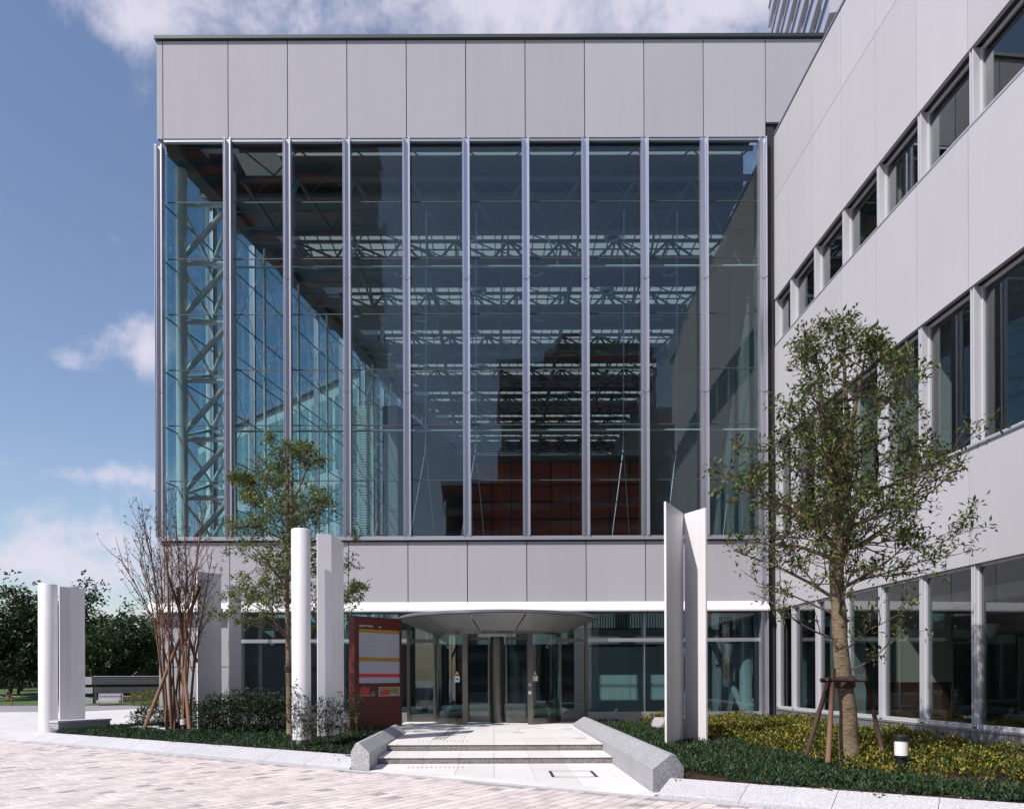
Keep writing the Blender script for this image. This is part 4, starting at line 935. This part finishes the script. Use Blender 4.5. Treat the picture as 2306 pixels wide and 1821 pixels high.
# bushes, saplings
def bush(name, label, x, y, z, rx, ry, h, n, mat, seed, ln=.09, wd=.04, grp=None, cat='bush', shape=1.0):
    rr = np.random.default_rng(seed); t = thing(name, label, cat, (x, y, z), grp)
    u = rr.normal(0, 1, (n, 3)); u /= np.linalg.norm(u, axis=1, keepdims=True); u *= rr.uniform(.45, 1.0, n)[:, None]**.5
    lump = 1 + .22*np.sin(u[:, 0]*7+seed)*np.cos(u[:, 1]*6+seed*2) + .12*np.sin(u[:, 2]*9)
    p = np.stack([x+u[:, 0]*rx*lump, y+u[:, 1]*ry*lump, z+h*.5+u[:, 2]*h*.5*lump], 1); p[:, 2] = np.maximum(p[:, 2], z+.03)
    d = u + rr.normal(0, .7, (n, 3)); d[:, 2] += .5
    v, f = leaves(p, d, ln, wd, rr); obj('foliage', npmesh('foliage', v, f), mat, t, kind='stuff')
    R2 = random.Random(seed); m = MB()
    for k in range(9):
        a = R2.uniform(0, 6.28); m.path([(x+.12*math.cos(a)*rx, y+.12*math.sin(a)*ry, z-.1), (x+.35*rx*math.cos(a), y+.35*ry*math.sin(a), z+h*.5), (x+.7*rx*math.cos(a), y+.7*ry*math.sin(a), z+h*.85)], [.014, .009, .004], 5, False)
    m.build('stem', BARK_D, t); return t
hedge_spots = [(470, 22.6, .42, .95), (497, 22.4, .50, 1.10), (527, 22.2, .52, 1.15), (556, 22.0, .55, 1.25), (588, 21.8, .55, 1.20), (618, 21.7, .50, 1.15), (640, 22.4, .4, .95)]
hl = ['dark green bush at the left end of the hedge by the broad plate', 'dark green bush second from the left end of the hedge', 'dark green bush in front of the narrow white plate', 'tallest dark green bush in the middle of the hedge', 'dark green bush right of the tallest hedge bush', 'dark green bush nearest the young tree trunk', 'dark green bush behind the young tree trunk']
for k, ((px, d, r, h), lab) in enumerate(zip(hedge_spots, hl)):
    x = (px-CX)/F*d; bush('hedge_bush', lab, x, d, .2, r, r*.9, h, 1500, LEAF_H, 30+k, .085, .036, 'bushes in the left bed hedge')
bush('fern_bush', 'low dark fern-like bush on the stone slab at the left', -10.7, 24.1, .25, .62, .45, .62, 900, LEAF_H, 51, .17, .03)
bush('hedge_bush', 'small dark bush behind the foot of the many-stemmed shrub', -9.9, 24.8, .2, .45, .4, 1.0, 900, LEAF_H, 52, .085, .036)
def sapling(label, px, py, d, h, seed, mat=LEAF_S, w=.16):
    R2 = random.Random(seed); rr = np.random.default_rng(seed); b = P(px, py, d); b.z = .2; t = thing('sapling_shrub', label, 'shrub', b, 'thin saplings in front of the middle column'); m = MB(); tips = []
    for k in range(3):
        pts, dd = curve_branch(b+Vector((R2.gauss(0,.03), R2.gauss(0,.03), -.05)), (R2.gauss(0,.10), R2.gauss(0,.10), 1), h*R2.uniform(.75, 1.05), 7, .05, .05, R2); m.path(pts, [.010*(1-.7*i/7) for i in range(8)], 5, False)
        for i in range(3, 8):
            for q in range(3):
                d3 = Vector((R2.gauss(0,.6), R2.gauss(0,.6), R2.uniform(.2,.9))).normalized(); p3 = pts[i]+d3*R2.uniform(.04, w); m.path([pts[i], p3], .003, 3, False); tips.append((p3, d3))
    m.build('stem', BARK_D, t); v, f = clusters(tips, 5, .07, .03, rr, jit=.025); obj('foliage', npmesh('foliage', v, f), mat, t, kind='stuff')
for k, (lab, px, py, d, h, mt) in enumerate((('brownish sapling at the left edge of the middle column', 655, 1685, 16.75, 1.35, LEAF_S), ('brown leaved sapling in front of the middle column', 683, 1690, 16.62, 1.0, LEAF_S),
        ('taller sapling at the right edge of the middle column', 697, 1685, 16.7, 1.25, LEAF_S), ('dark sapling left of centre on the middle folded plate', 725, 1668, 17.2, 1.15, LEAF_H), ('dark sapling right of centre on the middle folded plate', 741, 1664, 17.25, 1.2, LEAF_H),
        ('dark sapling at the right edge of the middle folded plate', 770, 1664, 17.6, 1.25, LEAF_H), ('dark sapling at the left foot of the red sign', 785, 1660, 19.4, 1.3, LEAF_H), ('dark sapling in front of the red sign', 803, 1658, 19.9, 1.2, LEAF_H))):
    sapling(lab, px, py, d, h, 70+k, mt, .2)

# ground cover
def inside(poly, x, y):
    c = np.zeros(len(x), bool); n = len(poly)
    for i in range(n):
        (x0, y0), (x1, y1) = poly[i], poly[(i+1) % n]
        k = ((y0 > y) != (y1 > y)) & (x < (x1-x0)*(y-y0)/(y1-y0+1e-12)+x0); c ^= k
    return c
def cover(name, poly, n, per, z, ln, wd, mat, seed, hgt=None, keep=None, out=.55, label=None):
    rr = np.random.default_rng(seed); xs, ys = [p[0] for p in poly], [p[1] for p in poly]
    x = rr.uniform(min(xs), max(xs), n); y = rr.uniform(min(ys), max(ys), n); k = inside(poly, x, y)
    pn = np.sin(x*3.1+1.7*np.sin(y*2.3))*np.cos(y*2.7+1.3*np.sin(x*1.9)) ; p2 = np.sin(x*1.3+.8*np.sin(y*1.1)+seed)*np.cos(y*1.7+.6*np.sin(x*.9)); k &= rr.random(n) < (.70+.30*pn+.34*p2)
    if keep is not None: k &= keep(x, y)
    x, y, pn = x[k], y[k], pn[k]; m_ = len(x); h = (hgt(x, y) if hgt else np.zeros(m_))
    pos = np.stack([x, y, z + h*rr.uniform(.15, 1, m_)], 1); pos = np.repeat(pos, per, 0); pos += rr.normal(0, .03, pos.shape)*np.array([1, 1, .6])
    d = rr.normal(0, out, pos.shape); d[:, 2] = np.abs(d[:, 2])*.6 + rr.uniform(.25, .95, len(pos))
    v, f = leaves(pos, d, ln, wd, rr); o = obj(name, npmesh(name, v, f), mat, None, kind='stuff'); 
    return o
def clearR(x, y): return (np.hypot(x-6.02, y-dR) > .24) & (np.hypot(x-6.36, y-12.0) > .16)
cover('ground_cover', LB, 52000, 3, .20, .10, .021, LEAF_G, 101, hgt=lambda x, y: .07+.04*np.sin(x*2)*np.cos(y*2.4), keep=lambda x, y: ((y < 22.6) | (x < -9.9)) & (np.hypot(x+9.3, y-22.8) > .75) & (np.hypot((x+4.2)/1.1, (y-17.1)/.42) > 1) & (np.hypot((x+7.3)/1.6, (y-21.2)/.45) > 1))
# right bed: green strip near the kerb and steps, golden shrubs further in
def strip(x, y): return (y - (OUT(x)+.63))      # distance inside the kerb
def gold(x, y): return (strip(x, y) > 1.75 + .25*np.sin(x*2.3)) & (x > 4.95 + .10*np.maximum(0, 19-y)*0 + .25*np.sin(y*1.7)) & ((x > 5.6) | (y > 17.5))
cover('ground_cover', RB, 60000, 4, .20, .095, .024, LEAF_GR, 102, hgt=lambda x, y: .10+.05*np.sin(x*2.2)*np.cos(y*2), keep=lambda x, y: ~gold(x, y) & clearR(x, y) & (y < 25.3))
cover('golden_ground_shrubs', RB, 44000, 5, .22, .075, .030, LEAF_Y, 103, hgt=lambda x, y: .29+.13*np.sin(x*2.9+y)*np.cos(y*2.1)+.06*np.sin(x*7)*np.sin(y*6), keep=lambda x, y: gold(x, y) & clearR(x, y), out=.7)
cover('ground_cover', [ST(3.4/U.x, .50), ST(9.8/U.x, .50), ST(9.8/U.x, .95), ST(3.4/U.x, .95)], 9000, 4, .215, .095, .024, LEAF_GR, 104, hgt=lambda x, y: .06+.03*np.sin(x*5), out=.9)
cover('ground_cover', [ST(-13.0/U.x, .50), ST(-2.95/U.x, .50), ST(-2.95/U.x, .85), ST(-13.0/U.x, .85)], 14000, 3, .215, .10, .022, LEAF_G, 105, hgt=lambda x, y: .05+.03*np.sin(x*5), out=.9)
# fallen leaves on the kerbs
fl_m = flat('dry_leaf', (.30,.20,.10), .8)
for k, (px, py, lab) in enumerate(((1860, 1779, 'curled tan dead leaf on the right kerb'), (1977, 1790, 'larger pale dead leaf on the right kerb near the lamp'), (2170, 1801, 'thin dead leaf far right on the kerb'), (1524, 1756, 'dry leaf at the corner of the right side wall'), (750, 1703, 'dark fallen leaf on the left kerb near the steps'), (160, 1652, 'small fallen leaf near the left end of the kerb'))):
    t_ = 2.0; p = None
    for zz in (.20,): d = (EYE-zz)*F/(py-HY+ROLL*(px-CX)); p = P(px, py, d)
    R2 = random.Random(k); m = MB(); s_ = .09 if k < 2 else .06
    for q in range(3):
        a = R2.uniform(0, 6.28); c, s2 = math.cos(a), math.sin(a); b = Vector((p.x+R2.gauss(0,.03), p.y+R2.gauss(0,.03), p.z+.012))
        m.quad(b, b+Vector((c*s_*.5-s2*s_*.3, s2*s_*.5+c*s_*.3, .03)), b+Vector((c*s_, s2*s_, .015)), b+Vector((c*s_*.5+s2*s_*.3, s2*s_*.5-c*s_*.3, .03)))
    m.build('fallen_leaf', fl_m, None, label=lab, category='leaf', group='fallen leaves on the kerbs')

# ---------------------------------------------------------------- background at the left: lawn, pavilion, trees
m = MB(); m.prism([(-95, 52.5), (-31, 51.5), (-19.5, 50.5), (-14, 60), (-14, 120), (-95, 120)], -.02, [.02, .02, .02, .8, 1.0, 1.0]); m.build('lawn', LAWN, None, kind='structure')
pv = thing('stone_pavilion', 'low pavilion of stacked stone slabs darkened for shade beyond the plaza', 'pavilion', (-25, 53, 0))
pa, pb = Vector((-27.2, 52.2)), Vector((-23.3, 53.8)); pd = (pb-pa).normalized(); pn = Vector((pd.y, -pd.x))
for z0, z1, o0, o1, mt, nm, e in ((.0, .55, -2.4, 0, STONE_SHADE, 'stone_slab', .0), (.55, .78, -2.3, -.18, DARK, 'gap', .15), (.78, 1.22, -2.4, 0, STONE_SHADE, 'stone_slab', .0), (1.22, 1.40, -2.3, -.18, DARK, 'gap', .15), (1.40, 1.93, -2.5, .05, STONE_SHADE, 'stone_slab', -.08)):
    m = MB(); m.wall(tuple(pa+pd*e), tuple(pb-pd*e), z0+.002, z1, o0, o1); m.build(nm, mt, pv)
m = MB(); w0 = pa - pd*1.15
for z0, z1 in ((.0, .5), (.8, 1.2)): m.wall(tuple(w0+pd*.6), tuple(pa-pd*.05), z0, z1, -1.4, .03)
m.wall(tuple(w0), tuple(pa-pd*.1), 1.40, 1.92, -1.6, .06); m.build('sunlit_end_block', GRAN, pv); m = MB(); m.wall(tuple(pa-pd*.05), tuple(pb), 1.932, 1.975, -2.5, .07); m.build('top_edge', GRAN, pv)  # end block in paler stone paints in the slabs' sunlit left end
bn = thing('bench', 'white bench with a row of dark holes in its back before the pavilion', 'bench', (-25.7, 51.3, 0))
ba, bb = Vector((-26.35, 51.1)), Vector((-24.95, 51.65)); bd = (bb-ba).normalized()
def bpart(nm, mt, u0, u1, z0, z1, o0, o1):
    m = MB(); m.wall(tuple(ba+bd*u0), tuple(ba+bd*u1), z0, z1, o0, o1); m.build(nm, mt, bn)
bpart('backrest', GRAN, .05, 1.45, .30, .80, -.10, 0); bpart('seat', GRAN, -.05, 1.3, .18, .36, .002, .42); bpart('leg', GRAN, 1.455, 1.52, .0, .80, -.12, .12); bpart('leg', GRAN_D, .0, .10, .0, .18, -.08, .35)
for k in range(10): bpart('hole', BLACK, .12+k*.13, .19+k*.13, .56, .64, .001, .006)
# rope fence posts on the lawn edge
for k, (px, lab) in enumerate(((5, 'short timber lawn post at the left edge of the picture'), (43, 'short timber lawn post left of the far left column'), (286, 'short timber lawn post right of the bench'), (312, 'short timber lawn post by the grassy mound'))):
    x = (px-CX)/F*52; t = thing('lawn_post', lab, 'post', (x, 52, 0), 'rope posts along the lawn'); m = MB(); m.path([(x,51.2,0),(x,51.2,.78)], .045, 8); m.build('post', POLE, t)
    m = MB(); m.path([(x,51.2,.68),(x+.28,51.2,.62),(x+.55,51.2,.60)], .012, 5); m.build('rope', CREAM, t)
for k, (px, d, lab) in enumerate(((330, 50.8, 'grassy mound beside the pavilion'),)):
    bush('lawn_mound', lab, (px-CX)/F*d, d, 0, 1.3, 1.2, .95, 2500, LEAF_Y, 201, .09, .03, cat='mound')
# trees: three crown meshes shared by all
tree_src = []
for v in range(4):
    rr = np.random.default_rng(300+v); R2 = random.Random(300+v); tm, tips = MB(), []; H = 1.0
    trunk = [Vector((R2.gauss(0,.02), R2.gauss(0,.02), z)) for z in (0, .15, .3, .45)]; tm.path(trunk, [.022, .018, .016, .014], 7)
    for k in range(15):
        a = k*2.4+R2.uniform(-.3,.3); p = trunk[R2.choice((1, 2, 3, 3, 3))]; pts, dd = curve_branch(p, (math.cos(a), math.sin(a), R2.uniform(.15, 1.7)), R2.uniform(.30, .56), 6, .16, .06, R2); tm.path(pts, [.010*(1-.75*i/6)+.0015 for i in range(7)], 4, False)
        for i in range(2, 7):
            for q in range(9):
                c = pts[i] + Vector((R2.gauss(0,.06), R2.gauss(0,.06), R2.gauss(0,.045))); tips.append((c, Vector((R2.gauss(0,1), R2.gauss(0,1), R2.gauss(0,.6))).normalized()))
    vv, ff = clusters(tips, 9, .030, .018, rr, jit=.018); cme_ = npmesh('crown', vv, ff); cme_.materials.append(LEAF_D); tme = tm.mesh('trunk', True); tme.materials.append(BARK_D); tree_src.append((tme, cme_))
far_trees = [(20, 62, 9.4, 0, 'tall dark tree at the left edge behind the lawn'), (-60, 66, 10.5, 1, 'dark tree just outside the left edge'), (95, 60, 10.2, 2, 'tall dark tree behind the far left column'), (165, 63, 9.0, 3, 'dark tree showing above the far left folded plate'), (225, 58, 7.4, 1, 'bare-topped dark tree right of the far left plate'), (272, 64, 7.2, 0, 'rounded dark tree behind the pavilion'),
             (318, 60, 7.6, 2, 'dark tree behind the pavilion nearest the hall corner'), (345, 72, 9.0, 3, 'tall dark tree behind the hall corner'), (60, 78, 10.0, 3, 'dark tree deep behind the left lawn'), (200, 80, 8.6, 0, 'dark tree deep behind the far left plate'), (290, 84, 8.6, 1, 'dark tree deep behind the pavilion'), (130, 72, 8.6, 1, 'dense dark tree low behind the far left column'), (-20, 58, 6.4, 3, 'low dark tree at the left edge'), (250, 70, 6.2, 2, 'low dense tree over the pavilion roof'), (40, 70, 6.6, 2, 'low dense dark tree left of the far left column')]
for px, d, h, v, lab in far_trees:
    x = (px-CX)/F*d; t = thing('park_tree', lab, 'tree', (x, d, 0), 'dark trees beyond the lawn'); t.scale = (h*1.08, h*1.08, h); t.rotation_euler = (0, 0, px*.37)
    for nm, me in zip(('trunk', 'crown'), tree_src[v]): o = bpy.data.objects.new(nm, me); COL.objects.link(o); o.parent = t; 
    o['kind'] = 'stuff'
# low far planting behind the trunks
v, f = None, None
rr = np.random.default_rng(77); n = 26000; x = rr.uniform(-75, -24, n); y = rr.uniform(84, 92, n); z = rr.uniform(.5, 3.6, n)*(0.8+.35*np.sin(x*.8)); dd = rr.normal(0, 1, (n, 3)); v, f = leaves(np.stack([x, y, z], 1), dd, .42, .22, rr)
obj('far_undergrowth', npmesh('far_undergrowth', v, f), LEAF_D, None, kind='stuff')

# ---------------------------------------------------------------- other buildings
# pale building seen through the glass of the hall
fb = thing('office_block', 'pale low office block seen through the left glass wall of the hall', 'building', (-30, 72, 0))
BL = flat('block_panel', (.50, .53, .55), .5); BG = flat('block_glass', (.20, .30, .34), .1)
fa, fe = Vector((-33.0, 86)), Vector((-11.5, 66)); fd_ = (fe-fa).normalized(); fl_ = (fe-fa).length
m = MB(); m.wall(tuple(fa), tuple(fe), 0, 28.0, -14, 0); m.build('wall', BL, fb)
m = MB(); m.wall(tuple(fa-fd_*.3), tuple(fe+fd_*.3), 28.0, 28.5, -14.2, .4); m.build('roof_edge', ALU_D, fb)
nb = 8
for k in range(nb):
    a, b = fa+fd_*(fl_*k/nb+.25), fa+fd_*(fl_*(k+1)/nb-.25)
    for z0, z1 in ((2, 5.2), (6.6, 9.8), (11.2, 14.4), (15.8, 19.0), (20.4, 26.8)):
        m = MB(); m.wall(tuple(a), tuple(b), z0, z1, .0, .06); w = m.build('window', BG, fb)
# tower behind the wing
tw = thing('office_tower', 'tall tower with white floor bands and blue glass behind the wing', 'tower', (30, 70, 0))
t0, t1 = Vector((26.95, 75)), Vector((23.3, 53)); td = (t1-t0).normalized(); tl = (t1-t0).length
m = MB(); m.wall(tuple(t0+td*.3), tuple(t1-td*.3), 0, 88, -22, -1.1); m.build('wall', BL, tw)
TB = flat('tower_white', (.36,.36,.41), .5); TG = M('tower_blue_glass', (.03,.10,.24), .15, .3)
for k in range(12):
    z = 44 + k*3.5
    m = MB(); m.wall(tuple(t0), tuple(t1), z, z+.9, -1.1, 0); m.build('floor_band', TB, tw)
    m = MB(); m.wall(tuple(t0+td*.1), tuple(t1-td*.1), z+.9, z+1.9, -1.0, -.12); m.build('balcony_glass', TG, tw)
    m = MB(); m.wall(tuple(t0), tuple(t1), z+1.9, z+2.1, -1.0, -.05); m.build('rail', TB, tw)
    for j in range(6):
        a = t0+td*(tl*(j+.15)/6); b = t0+td*(tl*(j+.55)/6); m = MB(); m.wall(tuple(a), tuple(b), z+2.1, z+3.5, -1.0, -.25); m.build('wall_panel', TB, tw)
        a = t0+td*(tl*(j+.55)/6); b = t0+td*(tl*(j+1.1)/6); m = MB(); m.wall(tuple(a), tuple(b), z+2.1, z+3.5, -1.09, -.8); m.build('recess', DARK, tw)
# buildings across the street, behind the camera: they show as reflections in the hall glass
RF = flat('brick_dark', (.30, .09, .05), .7); RG = flat('block_window', (.04,.045,.05), .2); RC = flat('block_concrete', (.22,.22,.22), .8)
rb = thing('stepped_apartment_block', 'stepped brick apartment block across the street mirrored in the hall glass', 'building', (8, -50, 0))
ZB = -44.0
for x0, x1, y1, h in ((1.0, 7.0, ZB, 40.5), (7.0, 20.0, ZB+1.5, 41.5), (20.0, 26.5, ZB+3, 33.5), (-6.0, 1.0, ZB-2, 26.0)):
    m = MB(); m.box(x0, x1, -66, y1, 0, h); m.build('wall', RF, rb)
    for k in range(int(h/3.1)):
        m = MB(); m.box(x0-.02, x1+.02, y1, y1+.7, .8+k*3.1, 1.75+k*3.1); m.build('balcony', RC, rb)
        m = MB(); m.box(x0+.4, x1-.4, y1, y1+.05, 1.9+k*3.1, 3.6+k*3.1); m.build('window', RG, rb)
    m = MB(); m.box(x0-.2, x1+.2, -66.2, y1+.2, h, h+.5); m.build('roof', RC, rb)
m = MB(); m.prism([(8.5, ZB+1), (19, ZB+1), (19, -62), (8.5, -62)], [42]*4, [44.5, 43.2, 43.2, 44.5]); m.build('roof', RC, rb)
rt = thing('residential_tower', 'dark high-rise across the street mirrored in the left part of the glass', 'tower', (-40, -75, 0))
m = MB(); m.box(-62, -20.8, -95, -60, 0, 96); m.build('wall', RC, rt)
for k in range(30):
    m = MB(); m.box(-61.5, -21.2, -60, -59.3, 1+k*3.2, 2.0+k*3.2); m.build('balcony', RF, rt); m = MB(); m.box(-61, -21.8, -60, -59.95, 2.1+k*3.2, 3.9+k*3.2); m.build('window', RG, rt)
